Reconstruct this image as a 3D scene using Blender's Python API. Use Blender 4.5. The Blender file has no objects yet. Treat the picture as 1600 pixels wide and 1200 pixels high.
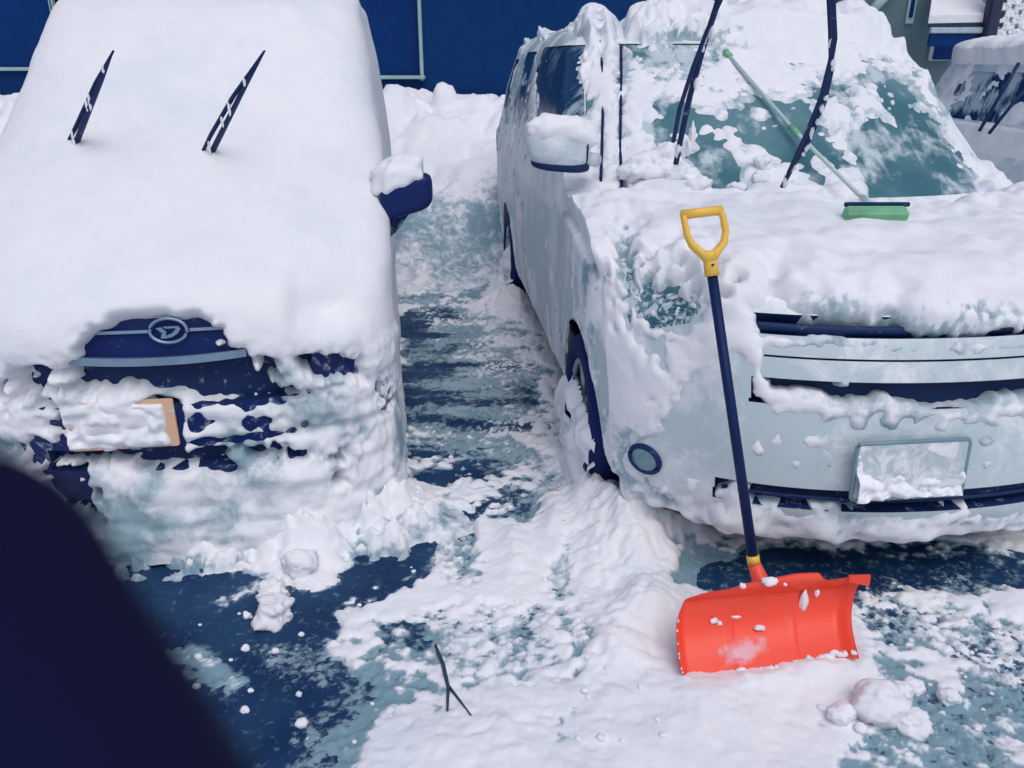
import bpy, math, random
import numpy as np
from mathutils import Vector, Matrix
random.seed(7)
R = math.radians
sc = bpy.context.scene
COL = sc.collection

# ------------------------------------------------------------------ camera, world, sun
CZ, PITCH, F = 1.59, R(22), 1250.0
cam_d = bpy.data.cameras.new('camera')
cam_d.sensor_width = 36; cam_d.lens = 36 * F / 1600; cam_d.clip_start = .005; cam_d.clip_end = 500
cam_d.dof.use_dof = True; cam_d.dof.focus_distance = 3.2; cam_d.dof.aperture_fstop = 9
cam = bpy.data.objects.new('camera', cam_d); COL.objects.link(cam)
cam.location = (0, 0, CZ); cam.rotation_euler = (R(90) - PITCH, 0, 0)
sc.camera = cam

SUN_EL, SUN_AZ = R(60), R(160)         # high veiled sun behind the camera, a little to the left
w = bpy.data.worlds.new('World'); sc.world = w; w.use_nodes = True
nt = w.node_tree; nt.nodes.clear()
sky = nt.nodes.new('ShaderNodeTexSky'); sky.sky_type = 'NISHITA'; sky.sun_disc = False
sky.sun_elevation = SUN_EL; sky.sun_rotation = SUN_AZ; sky.air_density = 1.2; sky.dust_density = 5; sky.ozone_density = 1.5
hs = nt.nodes.new('ShaderNodeHueSaturation'); hs.inputs['Saturation'].default_value = 1.0; hs.inputs['Value'].default_value = 1.0
bg = nt.nodes.new('ShaderNodeBackground'); bg.inputs['Strength'].default_value = .095
wo = nt.nodes.new('ShaderNodeOutputWorld')
tn = nt.nodes.new('ShaderNodeMix'); tn.data_type = 'RGBA'; tn.blend_type = 'MULTIPLY'; tn.inputs[0].default_value = 1; tn.inputs[7].default_value = (.87, .975, 1.06, 1)   # cold veil of cloud
nt.links.new(sky.outputs[0], hs.inputs['Color']); nt.links.new(hs.outputs[0], tn.inputs[6]); nt.links.new(tn.outputs[2], bg.inputs[0]); nt.links.new(bg.outputs[0], wo.inputs[0])
sd_ = bpy.data.lights.new('sun', 'SUN'); sd_.energy = .95; sd_.angle = R(50); sd_.color = (1, .87, .88)
sun = bpy.data.objects.new('sun', sd_); COL.objects.link(sun)
dv = Vector((math.sin(SUN_AZ) * math.cos(SUN_EL), math.cos(SUN_AZ) * math.cos(SUN_EL), math.sin(SUN_EL)))
sun.rotation_euler = dv.to_track_quat('Z', 'Y').to_euler()
sc.view_settings.view_transform = 'Standard'; sc.view_settings.look = 'None'
sc.view_settings.exposure = 0.03; sc.view_settings.gamma = 1
sc.cycles.max_bounces = 6

CP, SP = math.cos(PITCH), math.sin(PITCH)
def proj(P):                      # world -> photograph pixel, used to survey positions
    P = np.asarray(P, float); x, y, z = P[..., 0], P[..., 1], P[..., 2] - CZ
    Z = y * CP - z * SP; U = y * SP + z * CP
    Z = np.where(Z < .05, .05, Z)
    return 800 + F * x / Z, 600 - F * U / Z
def ray(px, py):
    a, b = (px - 800) / F, -(py - 600) / F
    return Vector((a, CP + b * SP, -SP + b * CP))
def at_y(px, py, Y):
    d = ray(px, py); return Vector((0, 0, CZ)) + d * (Y / d.y)
def at_z(px, py, z=0.0):
    d = ray(px, py); return Vector((0, 0, CZ)) + d * ((z - CZ) / d.z)

# ------------------------------------------------------------------ noise
_G = np.array([[1,1,0],[-1,1,0],[1,-1,0],[-1,-1,0],[1,0,1],[-1,0,1],[1,0,-1],[-1,0,-1],[0,1,1],[0,-1,1],[0,1,-1],[0,-1,-1],[1,1,0],[0,-1,1],[-1,1,0],[0,-1,-1]], float)
def _h(ix, iy, iz, s):
    h = (ix.astype(np.uint32) * np.uint32(374761393) + iy.astype(np.uint32) * np.uint32(668265263) + iz.astype(np.uint32) * np.uint32(2147483647 - 58) + np.uint32(s * 974711 + 17))
    h = (h ^ (h >> np.uint32(13))) * np.uint32(1274126177)
    h = (h ^ (h >> np.uint32(15))) * np.uint32(2246822519)
    return h ^ (h >> np.uint32(16))
def pn(P, f=1.0, s=0):
    P = np.asarray(P, float) * f + s * 3.17
    I = np.floor(P).astype(np.int64); W = P - I; U = W * W * W * (W * (W * 6 - 15) + 10)
    out = 0
    for dx in (0, 1):
        for dy in (0, 1):
            for dz in (0, 1):
                g = _G[_h(I[..., 0] + dx, I[..., 1] + dy, I[..., 2] + dz, s) & np.uint32(15)]
                d = g[..., 0] * (W[..., 0] - dx) + g[..., 1] * (W[..., 1] - dy) + g[..., 2] * (W[..., 2] - dz)
                wt = (U[..., 0] if dx else 1 - U[..., 0]) * (U[..., 1] if dy else 1 - U[..., 1]) * (U[..., 2] if dz else 1 - U[..., 2])
                out = out + wt * d
    return out
def fbm(P, f=1.0, o=4, s=0, g=.5):
    r = 0; a = 1
    for k in range(o):
        r = r + a * pn(P, f * 2.03 ** k, s + k); a *= g
    return r
def crumbs(P, f, s=0, keep=.5):        # rounded crumbs of random size: height of the nearest ones, 0..1 (2 of the 3 axes are enough on sheets)
    P = np.asarray(P, float) * f; I = np.floor(P).astype(np.int64); out = np.zeros(P.shape[:-1])
    for dx in (-1, 0, 1):
        for dy in (-1, 0, 1):
            for dz in (-1, 0, 1):
                J = I + np.array([dx, dy, dz])
                h = _h(J[..., 0], J[..., 1], J[..., 2], s)
                c = J + np.stack([(h & np.uint32(255)) / 255., ((h >> np.uint32(8)) & np.uint32(255)) / 255., ((h >> np.uint32(16)) & np.uint32(255)) / 255.], -1)
                r = ((h >> np.uint32(24)) & np.uint32(255)) / 255.
                rad = np.where(r < keep, .25 + .6 * (r / keep) ** 2, 0)
                d = ((P - c) ** 2).sum(-1)
                out = np.maximum(out, np.sqrt(np.maximum(rad * rad - d, 0)))
    return out
def sst(a, b, x):
    t = np.clip((x - a) / (b - a), 0, 1); return t * t * (3 - 2 * t)
def blur(A, r, c, times=2):          # box blur over grid rows and columns
    A = np.asarray(A, float)
    for _ in range(times):
        for ax_, k in ((0, r), (1, c)):
            if k < 1: continue
            pw = [(0, 0)] * A.ndim; pw[ax_] = (k + 1, k); S_ = np.cumsum(np.pad(A, pw, 'edge'), axis=ax_); n_ = A.shape[ax_]
            A = (np.take(S_, range(2*k+1, 2*k+1+n_), axis=ax_) - np.take(S_, range(0, n_), axis=ax_)) / (2*k+1)
    return A
def psd(px, py, poly):                 # signed distance to a polygon, negative inside
    d = np.full(px.shape, 1e18); ins = np.zeros(px.shape, bool); n = len(poly)
    for i in range(n):
        ax, ay = poly[i]; bx, by = poly[(i + 1) % n]
        ex, ey = bx - ax, by - ay; wx, wy = px - ax, py - ay
        t = np.clip((wx * ex + wy * ey) / (ex * ex + ey * ey + 1e-9), 0, 1)
        d = np.minimum(d, (wx - ex * t) ** 2 + (wy - ey * t) ** 2)
        if ay != by:
            c = ((ay > py) != (by > py)) & (px < ex * (py - ay) / (by - ay) + ax)
            ins ^= c
    d = np.sqrt(d); return np.where(ins, -d, d)
def zoomed(pts, ox, oy, k): return [(ox + a / k, oy + b / k) for a, b in pts]

# ------------------------------------------------------------------ materials
def nodes(name):
    m = bpy.data.materials.new(name); m.use_nodes = True; t = m.node_tree
    return m, t, t.nodes['Principled BSDF']
def N(t, kind, **kw):
    n = t.nodes.new(kind)
    for k, v in kw.items():
        if k in n.inputs: n.inputs[k].default_value = v
        else: setattr(n, k, v)
    return n
def bump(t, b, layers, dist=.01):
    co = N(t, 'ShaderNodeTexCoord'); prev = None
    for sc_, st in layers:
        n = N(t, 'ShaderNodeTexNoise', Scale=sc_, Detail=6.0, Roughness=.65); t.links.new(co.outputs['Object'], n.inputs['Vector'])
        u = N(t, 'ShaderNodeBump', Strength=st, Distance=dist); t.links.new(n.outputs['Fac'], u.inputs['Height'])
        if prev: t.links.new(prev.outputs[0], u.inputs['Normal'])
        prev = u
    t.links.new(prev.outputs[0], b.inputs['Normal'])
def snow_mat(name, c1=(.87, .865, .90), c2=(.76, .82, .86), bstr=.35, sss=.0):
    m, t, b = nodes(name)
    co = N(t, 'ShaderNodeTexCoord'); n = N(t, 'ShaderNodeTexNoise', Scale=3.0, Detail=8.0, Roughness=.62)
    t.links.new(co.outputs['Object'], n.inputs['Vector'])
    r = N(t, 'ShaderNodeValToRGB'); r.color_ramp.elements[0].position = .32; r.color_ramp.elements[0].color = (*c2, 1)
    r.color_ramp.elements[1].position = .56; r.color_ramp.elements[1].color = (*c1, 1)
    t.links.new(n.outputs['Fac'], r.inputs[0]); t.links.new(r.outputs[0], b.inputs['Base Color'])
    b.inputs['Roughness'].default_value = .7; b.inputs['Specular IOR Level'].default_value = .25
    if sss: b.inputs['Subsurface Weight'].default_value = sss; b.inputs['Subsurface Radius'].default_value = (.02, .03, .04); b.inputs['Subsurface Scale'].default_value = .5
    bump(t, b, [(55, bstr), (260, bstr * .9), (620, bstr * .7)], .006)
    return m
def plain(name, c, rough=.5, metal=0, spec=.5, var=.12, bs=0, bscale=80):
    m, t, b = nodes(name)
    co = N(t, 'ShaderNodeTexCoord'); n = N(t, 'ShaderNodeTexNoise', Scale=9.0, Detail=5.0)
    t.links.new(co.outputs['Object'], n.inputs['Vector'])
    r = N(t, 'ShaderNodeValToRGB'); r.color_ramp.elements[0].position = .3; r.color_ramp.elements[1].position = .7
    r.color_ramp.elements[0].color = (*[v * (1 - var) for v in c], 1); r.color_ramp.elements[1].color = (*[min(1, v * (1 + var)) for v in c], 1)
    t.links.new(n.outputs['Fac'], r.inputs[0]); t.links.new(r.outputs[0], b.inputs['Base Color'])
    b.inputs['Roughness'].default_value = rough; b.inputs['Metallic'].default_value = metal; b.inputs['Specular IOR Level'].default_value = spec
    if bs: bump(t, b, [(bscale, bs)], .004)
    return m
def frosted(name, base, frost, rough=.25, nscale=14, lo=.35, hi=.65, stretch=(1, 1, 1), spec=.5, base2=None, metal=0):
    """a surface with a broken film of frost: vertex attribute 'frost' raises how much of it is covered"""
    m, t, b = nodes(name)
    co = N(t, 'ShaderNodeTexCoord'); mp = N(t, 'ShaderNodeMapping'); mp.inputs['Scale'].default_value = stretch
    t.links.new(co.outputs['Object'], mp.inputs[0])
    n = N(t, 'ShaderNodeTexNoise', Scale=nscale, Detail=9.0, Roughness=.68, Distortion=.6); t.links.new(mp.outputs[0], n.inputs['Vector'])
    at = N(t, 'ShaderNodeAttribute', attribute_name='frost')
    ad = N(t, 'ShaderNodeMath', operation='ADD'); t.links.new(n.outputs['Fac'], ad.inputs[0]); t.links.new(at.outputs['Fac'], ad.inputs[1])
    mr = N(t, 'ShaderNodeMapRange'); mr.interpolation_type = 'SMOOTHSTEP'
    mr.inputs['From Min'].default_value = lo; mr.inputs['From Max'].default_value = hi
    t.links.new(ad.outputs[0], mr.inputs['Value'])
    mx = N(t, 'ShaderNodeMix', data_type='RGBA'); t.links.new(mr.outputs[0], mx.inputs[0])
    if base2:
        n2 = N(t, 'ShaderNodeTexNoise', Scale=3.0, Detail=4.0); t.links.new(co.outputs['Object'], n2.inputs['Vector'])
        m2 = N(t, 'ShaderNodeMix', data_type='RGBA'); rr = N(t, 'ShaderNodeMapRange'); rr.inputs['From Min'].default_value = .4; rr.inputs['From Max'].default_value = .6
        t.links.new(n2.outputs['Fac'], rr.inputs['Value']); t.links.new(rr.outputs[0], m2.inputs[0])
        m2.inputs[6].default_value = (*base, 1); m2.inputs[7].default_value = (*base2, 1); t.links.new(m2.outputs[2], mx.inputs[6])
    else: mx.inputs[6].default_value = (*base, 1)
    mx.inputs[7].default_value = (*frost, 1)
    t.links.new(mx.outputs[2], b.inputs['Base Color'])
    rg = N(t, 'ShaderNodeMapRange'); rg.inputs['To Min'].default_value = rough; rg.inputs['To Max'].default_value = .8
    t.links.new(mr.outputs[0], rg.inputs['Value']); t.links.new(rg.outputs[0], b.inputs['Roughness'])
    b.inputs['Specular IOR Level'].default_value = spec; b.inputs['Metallic'].default_value = metal
    bu = N(t, 'ShaderNodeBump', Strength=.5, Distance=.004); t.links.new(mr.outputs[0], bu.inputs['Height']); t.links.new(bu.outputs[0], b.inputs['Normal'])
    return m
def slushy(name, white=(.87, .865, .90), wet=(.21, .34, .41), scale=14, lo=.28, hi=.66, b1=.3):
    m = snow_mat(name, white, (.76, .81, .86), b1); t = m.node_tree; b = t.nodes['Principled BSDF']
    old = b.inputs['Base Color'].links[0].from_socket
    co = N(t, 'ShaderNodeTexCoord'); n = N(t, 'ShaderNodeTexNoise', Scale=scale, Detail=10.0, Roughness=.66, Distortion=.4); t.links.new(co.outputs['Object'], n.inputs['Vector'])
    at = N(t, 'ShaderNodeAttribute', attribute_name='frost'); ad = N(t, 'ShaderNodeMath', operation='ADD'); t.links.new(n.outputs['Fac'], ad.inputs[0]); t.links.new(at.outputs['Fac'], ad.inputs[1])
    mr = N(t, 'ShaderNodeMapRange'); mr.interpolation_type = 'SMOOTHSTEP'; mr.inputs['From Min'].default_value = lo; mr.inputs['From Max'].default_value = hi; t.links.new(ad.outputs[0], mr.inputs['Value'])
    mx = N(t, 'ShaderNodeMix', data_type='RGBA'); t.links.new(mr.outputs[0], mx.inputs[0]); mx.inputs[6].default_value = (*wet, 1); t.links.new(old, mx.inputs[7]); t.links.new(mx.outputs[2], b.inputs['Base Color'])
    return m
SNOW = (.84, .845, .88)
M = {}
M['snow'] = snow_mat('snow', bstr=.22)
M['slush'] = slushy('slushy_snow')
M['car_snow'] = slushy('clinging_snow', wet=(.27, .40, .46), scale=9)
M['snow_smooth'] = snow_mat('soft_snow', bstr=.26, c2=(.80, .815, .86))
M['packed'] = snow_mat('packed_snow', c1=(.84, .845, .88), c2=(.45, .58, .66), bstr=.7)
M['asphalt'] = frosted('wet_asphalt', (.006, .030, .095), (.33, .46, .53), .55, nscale=38, lo=.42, hi=.76, base2=(.016, .058, .135), spec=.15)
M['van_paint'] = frosted('white_van_paint', (.50, .60, .64), (.80, .83, .86), .35, nscale=9, lo=.40, hi=.75, spec=.3)
M['side_paint'] = M['van_paint']
M['glass'] = frosted('frosty_teal_glass', (.05, .15, .19), (.50, .59, .64), .3, nscale=12, lo=.36, hi=.74, base2=(.11, .23, .265), spec=.22)
M['icy_lens'] = frosted('icy_lamp_lens', (.02, .10, .15), (.56, .66, .70), .15, nscale=42, lo=.44, hi=.58, base2=(.10, .24, .30))
M['dark_glass'] = frosted('frosty_dark_glass', (.008, .045, .125), (.42, .55, .62), .25, nscale=13, lo=.50, hi=.80, stretch=(1, 2.5, .8), spec=.2)
M['navy_paint'] = frosted('dark_navy_paint', (.005, .018, .11), (.50, .63, .70), .35, nscale=22, lo=.50, hi=.72, spec=.2)
M['black_plastic'] = frosted('black_plastic', (.008, .026, .10), (.45, .60, .68), .55, nscale=30, lo=.60, hi=.78, spec=.2)
M['rubber'] = plain('tyre_rubber', (.006, .016, .10), .8, spec=.2)
M['alloy'] = plain('wheel_alloy', (.30, .42, .52), .4, .3)
M['chrome'] = plain('dull_chrome', (.24, .34, .48), .3, .6)
M['lamp'] = plain('lamp_lens', (.16, .27, .33), .15)
M['yellow_plate'] = frosted('yellow_plate_paint', (.74, .46, .30), (.66, .76, .79), .5, nscale=16, lo=.45, hi=.6)
M['white_plate'] = frosted('white_plate_paint', (.45, .54, .58), (.80, .82, .85), .5, nscale=14, lo=.42, hi=.62)
M['orange'] = frosted('orange_red_plastic', (.90, .078, .040), (.80, .45, .50), .45, nscale=7, lo=.60, hi=.80)
M['yellow'] = plain('yellow_plastic', (.82, .50, .07), .4, var=.06)
M['shaft'] = plain('navy_shaft_coating', (.004, .016, .085), .5, spec=.2)
M['green'] = plain('green_plastic', (.16, .42, .24), .5, var=.25)
M['pole'] = plain('pale_pole', (.50, .62, .62), .4)
M['wall_navy'] = plain('navy_siding', (.007, .042, .155), .85, spec=.05, bs=.2, bscale=10)
M['win_glass'] = plain('dark_window_glass', (.003, .035, .16), .25, spec=.15)
M['win_frame'] = plain('pale_window_frame', (.32, .48, .50), .5)
M['teal_wall'] = plain('grey_teal_wall', (.115, .20, .23), .8, var=.06)
M['trim'] = plain('pale_trim', (.42, .55, .60), .6)
M['post'] = plain('dark_post', (.018, .024, .07), .6)
M['glove'] = plain('navy_fleece', (.0055, .007, .035), .95, spec=.1, bs=.4, bscale=300)
M['twig'] = plain('bark', (.02, .05, .10), .8)
M['interior'] = plain('dark_underside', (.006, .016, .10), .9, spec=.1)

# ------------------------------------------------------------------ mesh helpers
def mesh_obj(name, V, faces, mat, parent=None, smooth=True, attr=None):
    me = bpy.data.meshes.new(name)
    V = np.asarray(V, np.float32).reshape(-1, 3)
    if isinstance(faces, np.ndarray):
        used = np.unique(faces); remap = np.full(len(V), -1, np.int64); remap[used] = np.arange(len(used)); V = V[used]; faces = remap[faces]
        if attr is not None: attr = attr.reshape(-1)[used]
        nf, k = faces.shape
        me.vertices.add(len(V)); me.vertices.foreach_set('co', V.ravel())
        me.loops.add(nf * k); me.loops.foreach_set('vertex_index', faces.ravel().astype(np.int32))
        me.polygons.add(nf); me.polygons.foreach_set('loop_start', np.arange(0, nf * k, k, dtype=np.int32))
        me.polygons.foreach_set('loop_total', np.full(nf, k, np.int32))
    else:
        me.from_pydata([tuple(v) for v in V.tolist()], [], faces)
    me.update(calc_edges=True)
    if smooth: me.polygons.foreach_set('use_smooth', np.ones(len(me.polygons), bool))
    if attr is not None:
        a = me.attributes.new('frost', 'FLOAT', 'POINT'); a.data.foreach_set('value', np.asarray(attr, np.float32).ravel())
    me.materials.append(mat)
    o = bpy.data.objects.new(name, me); COL.objects.link(o)
    if parent: o.parent = parent
    return o
def quads(nr, nc, keep=None):
    i = np.arange(nr * nc).reshape(nr, nc)
    q = np.stack([i[:-1, :-1], i[:-1, 1:], i[1:, 1:], i[1:, :-1]], -1)
    return q.reshape(-1, 4) if keep is None else q[keep]
def fmean(A): return (A[:-1, :-1] + A[:-1, 1:] + A[1:, 1:] + A[1:, :-1]) / 4
class MB:
    def __init__(s): s.v = []; s.f = []
    def add(s, V, Fs):
        b = len(s.v); s.v += [tuple(v) for v in V]; s.f += [tuple(i + b for i in f) for f in Fs]
    def box(s, c, d, m=None, bev=.15):
        m = m or Matrix.Identity(3); k = min(d) * bev; V = []
        for z, q in ((-d[2]/2, k), (-d[2]/2 + k, 0), (d[2]/2 - k, 0), (d[2]/2, k)):
            X, Y = d[0]/2 - q, d[1]/2 - q
            for a, b in ((-X + k, -Y), (X - k, -Y), (X, -Y + k), (X, Y - k), (X - k, Y), (-X + k, Y), (-X, Y - k), (-X, -Y + k)):
                V.append(Vector(c) + m @ Vector((a, b, z)))
        Fs = [tuple(range(7, -1, -1)), tuple(range(24, 32))]
        for j in range(3):
            for i in range(8): Fs.append((j*8+i, j*8+(i+1) % 8, j*8+8+(i+1) % 8, j*8+8+i))
        s.add(V, Fs)
    def tube(s, pts, r, n=10, flat=1.0, up=None, cap=True):
        pts = [Vector(p) for p in pts]; rs = r if hasattr(r, '__len__') else [r] * len(pts); V = []; Fs = []
        for i, p in enumerate(pts):
            d = (pts[min(i+1, len(pts)-1)] - pts[max(i-1, 0)]).normalized()
            u = Vector(up) if up else (Vector((0, 0, 1)) if abs(d.z) < .9 else Vector((1, 0, 0)))
            a = d.cross(u).normalized(); b = a.cross(d).normalized()
            for k in range(n):
                t = 2 * math.pi * k / n; V.append(p + a * math.cos(t) * rs[i] + b * math.sin(t) * rs[i] * flat)
        for i in range(len(pts) - 1):
            for k in range(n): Fs.append((i*n+k, i*n+(k+1) % n, (i+1)*n+(k+1) % n, (i+1)*n+k))
        if cap: Fs += [tuple(range(n-1, -1, -1)), tuple((len(pts)-1)*n + k for k in range(n))]
        s.add(V, Fs)
    def prism(s, outline, m, th):      # outline in the xy plane of matrix m, extruded th along its z
        n = len(outline); V = [m @ Vector((a, b, 0)) for a, b in outline] + [m @ Vector((a, b, th)) for a, b in outline]
        Fs = [tuple(range(n-1, -1, -1)), tuple(range(n, 2*n))] + [(i, (i+1) % n, n+(i+1) % n, n+i) for i in range(n)]
        s.add(V, Fs)
    def build(s, name, mat, parent=None, smooth=False): 
        o = mesh_obj(name, s.v, s.f, mat, parent, smooth); return o
def empty(name, loc, rz, label, cat, group=None):
    o = bpy.data.objects.new(name, None); COL.objects.link(o); o.location = loc; o.rotation_euler = (0, 0, rz); o.empty_display_size = .2
    return tag(o, label, cat, group)
def tag(o, label=None, cat=None, group=None, kind=None):
    if label: o['label'] = label
    if cat: o['category'] = cat
    if group: o['group'] = group
    if kind: o['kind'] = kind
    return o

# ------------------------------------------------------------------ car shells: stacked plan outlines
def resample(keys, steps, smooth=3):
    K = np.array(keys, float); rows = []
    for i in range(len(K) - 1):
        L = math.hypot(K[i+1][0] - K[i][0], K[i+1][1] - K[i][1]); n = max(2, int(L / steps[i]))
        for j in range(n): rows.append(K[i] + (K[i+1] - K[i]) * j / n)
    rows.append(K[-1]); A = np.array(rows)
    for _ in range(smooth):
        B = A.copy(); k = 9
        pad = np.pad(A, ((k, k), (0, 0)), 'edge'); ker = np.hanning(2*k+3)[1:-1]; ker /= ker.sum()
        for c in range(A.shape[1]): B[:, c] = np.convolve(pad[:, c], ker, 'valid')
        A = B
    return A
def shell(A, nq=(200, 200), ns=(140, 50), nr=12):
    """rows A: z, yf, W, D, n, yr -> grid of points"""
    z, yf, W, D, n, yr = [A[:, i][:, None] for i in range(6)]; Dr = .35
    def quarter(k, sgn, y0, D_, dirn):     # x from 0 to W
        th = np.linspace(0, math.pi/2, k)[None, :]
        return sgn * W * np.sin(th) ** (2/n), y0 + dirn * D_ * (1 - np.cos(th) ** (2/n)) + 0 * W
    cols_x, cols_y = [], []
    for sgn, q, m in ((-1, nq[0], ns[0]), (1, nq[1], ns[1])):
        fx, fy = quarter(q, sgn, yf, D, 1); rx, ry = quarter(nr, sgn, yr, Dr, -1)
        t = (np.linspace(0, 1, m + 2)[1:-1] ** 1.25)[None, :]
        y0, y1 = yf + D, yr - Dr
        sx, sy = sgn * W + 0 * t, y0 + (y1 - y0) * t
        X = np.concatenate([fx, sx, rx[:, ::-1]], 1); Y = np.concatenate([fy, sy, ry[:, ::-1]], 1)
        if sgn < 0: X, Y = X[:, ::-1], Y[:, ::-1]
        else: X, Y = X[:, 1:], Y[:, 1:]
        cols_x.append(X); cols_y.append(Y)
    X = np.concatenate(cols_x, 1); Y = np.concatenate(cols_y, 1)
    return np.stack([X, Y, z + 0 * X], -1)
def normals(P):
    du = np.gradient(P, axis=0); dvv = np.gradient(P, axis=1)
    n = np.cross(dvv, du); l = np.linalg.norm(n, axis=-1, keepdims=True); n = n / np.maximum(l, 1e-9)
    c = np.array([0, 2.3, .8]); s = np.sign((n * (P - c)).sum(-1).mean())
    return n * s
class Car:
    def __init__(s, origin, yaw, keys, steps, **kw):
        s.o, s.yaw = Vector((*origin, 0)), yaw; s.A = resample(keys, steps); s.P = shell(s.A, **kw); s.N = normals(s.P)
        c, sn = math.cos(yaw), math.sin(yaw); s.Rm = np.array([[c, -sn, 0], [sn, c, 0], [0, 0, 1]])
    def world(s, P): return np.asarray(P) @ s.Rm.T + np.array(s.o)
    def local(s, p): return Vector(tuple((np.array(p) - np.array(s.o)) @ s.Rm))
    def pix(s, P): return proj(s.world(P))
    def par(s, z): return [float(np.interp(z, s.A[:, 0], s.A[:, i])) for i in range(1, 6)]
    def surf(s, x, z, off=0.0):            # point of the front skin at local x, z, pushed out by off
        def f(x, z):
            yf, W, D, n, yr = s.par(z); k = min(abs(x) / max(W, .01), .9999)
            return yf + D * (1 - (1 - k ** n) ** (1 / n))
        y = f(x, z)
        if off:
            e = .01; nx = -(f(x+e, z) - f(x-e, z)) / (2*e); nz = -(f(x, z+e) - f(x, z-e)) / (2*e)
            v = Vector((nx, 1, nz)) ; v = Vector((-(f(x-e,z)-f(x+e,z))/(2*e), -1, (f(x,z+e)-f(x,z-e))/(2*e))).normalized()
            return Vector((x, y, z)) + v * off
        return Vector((x, y, z))
    def hit(s, px, py, off=0.0):           # where the sight line meets the shell, local
        d = ray(px, py); zt = s.A[-1, 0]
        for k in range(int(7 / .003)):
            q = s.local(Vector((0, 0, CZ)) + d * (1.2 + k * .003))
            if s.A[0, 0] < q.z < zt:
                yf, W, D, n, yr = s.par(q.z)
                if abs(q.x) < W + off and q.y < yr and q.y > s.surf(min(max(q.x, -W*.999), W*.999), q.z).y - off: return q
        return None
def strip_on(car, pts, half_h, off, th):
    """a flat bar following the front skin: pts = (x, z) list"""
    V = []; Fs = []
    for x, z in pts:
        for dz, o in ((-half_h, off - .01), (-half_h, off + th), (half_h, off + th), (half_h, off - .01)):
            V.append(car.surf(x, z + dz, o))
    for i in range(len(pts) - 1):
        for k in range(4): Fs.append((i*4+k, i*4+(k+1) % 4, (i+1)*4+(k+1) % 4, (i+1)*4+k))
    Fs += [(3, 2, 1, 0), tuple(len(V)-4+k for k in range(4))]
    return V, Fs
def wheel(parent, x, y, rad, wd, snowy):
    """tyre of radius rad at local x, y; rim and snow as sub-parts"""
    s = -1 if x < 0 else 1; prof = [(rad*.66, -wd/2+.01), (rad*.7, -wd/2), (rad*.92, -wd/2), (rad*.985, -wd/2+.025), (rad, -wd/2+.05), (rad, wd/2-.05), (rad*.985, wd/2-.025), (rad*.92, wd/2), (rad*.7, wd/2), (rad*.66, wd/2-.01)]
    n = 48; V = []; Fs = []
    for k in range(n):
        t = 2*math.pi*k/n
        for r_, o_ in prof:
            rr = r_ * (1 - .012 * (k % 2) * (r_ > rad*.97)); V.append((x + s*o_, y + rr*math.cos(t), rad + rr*math.sin(t)))
    m = len(prof)
    for k in range(n):
        for j in range(m): Fs.append((k*m+j, ((k+1) % n)*m+j, ((k+1) % n)*m+(j+1) % m, k*m+(j+1) % m))
    ty = mesh_obj('wheel', V, Fs, M['rubber'], parent)
    b = MB(); xo = x + s*(wd/2 - .03)
    ring = lambda r_, xx: [(xx, y + r_*math.cos(2*math.pi*k/36), rad + r_*math.sin(2*math.pi*k/36)) for k in range(37)]
    b.tube(ring(rad*.64, xo + s*.008), .013, 8, cap=False); b.tube(ring(rad*.15, xo), .018, 8, cap=False)
    for k in range(6):
        t = 2*math.pi*k/6 + .3
        for dt in (-.10, .10):
            b.tube([(xo, y + rad*.13*math.cos(t), rad + rad*.13*math.sin(t)), (xo + s*.004, y + rad*.63*math.cos(t+dt), rad + rad*.63*math.sin(t+dt))], .011, 6)
    b.build('rim', M['alloy'], ty, True)
    d = MB(); d.tube([(x - s*.03, y, rad), (x + s*(wd/2-.055), y, rad)], rad*.62, 32); d.build('wheel_disc', M['interior'], ty)
    if snowy:
        a = np.linspace(0, 2*math.pi, 90)[None, :]; r_ = np.linspace(rad*.1, rad*1.02, 34)[:, None]
        Y = y + r_*np.cos(a); Z = rad + r_*np.sin(a); X0 = x + s*(wd/2 + 0*Y)
        P = np.stack([X0 + 0*Y, Y, Z], -1); q = fbm(P, 6, 3, 31)
        t = (q + .16 - .75*sst(rad*.9, rad*1.5, Z) - .25*sst(rad*.66, rad*.85, np.hypot(Y - y, Z - rad)) * (Z > rad*.7) + .25*sst(rad*.7, 0, Z)) * .09
        P[..., 0] += s * np.clip(t, -.012, .045); kp = fmean(t) > -.008
        mesh_obj('snow_crust', P, quads(*Y.shape, kp), M['snow'], ty)
    return ty

# ================================================================== MINIVAN
VZ = dict()
van_keys = [  # z, yf, W, D, n, yr
    (.17, .10, 0.850, .58, 2.1, 4.45), (.23, .03, 0.930, .58, 2.1, 4.52), (.31, .0, 0.960, .60, 2.1, 4.57), (.55, .0, 0.975, .60, 2.1, 4.6),
    (.70, .02, 0.990, .60, 2.1, 4.6), (.82, .045, 0.990, .60, 2.1, 4.6), (.895, .09, 0.990, .58, 2.1, 4.6), (.94, .20, 0.990, .55, 2.2, 4.6),
    (.985, .50, 0.990, .50, 2.4, 4.6), (1.02, .96, 0.985, .44, 2.6, 4.6), (1.07, 1.06, 0.980, .44, 2.6, 4.6), (1.42, 1.54, 0.915, .42, 2.7, 4.55),
    (1.66, 1.93, 0.835, .42, 2.8, 4.5), (1.71, 2.10, 0.785, .45, 2.8, 4.45), (1.76, 2.6, 0.710, .55, 2.6, 4.3), (1.785, 3.0, 0.480, .4, 2.4, 4.1), (1.79, 3.2, 0.020, .1, 2.2, 3.8)]
van_steps = [.008, .008, .006, .006, .006, .006, .006, .008, .010, .008, .008, .008, .010, .014, .02, .03]
van = Car((1.315, 2.12), R(6), van_keys, van_steps, ns=(240, 50))
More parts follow.
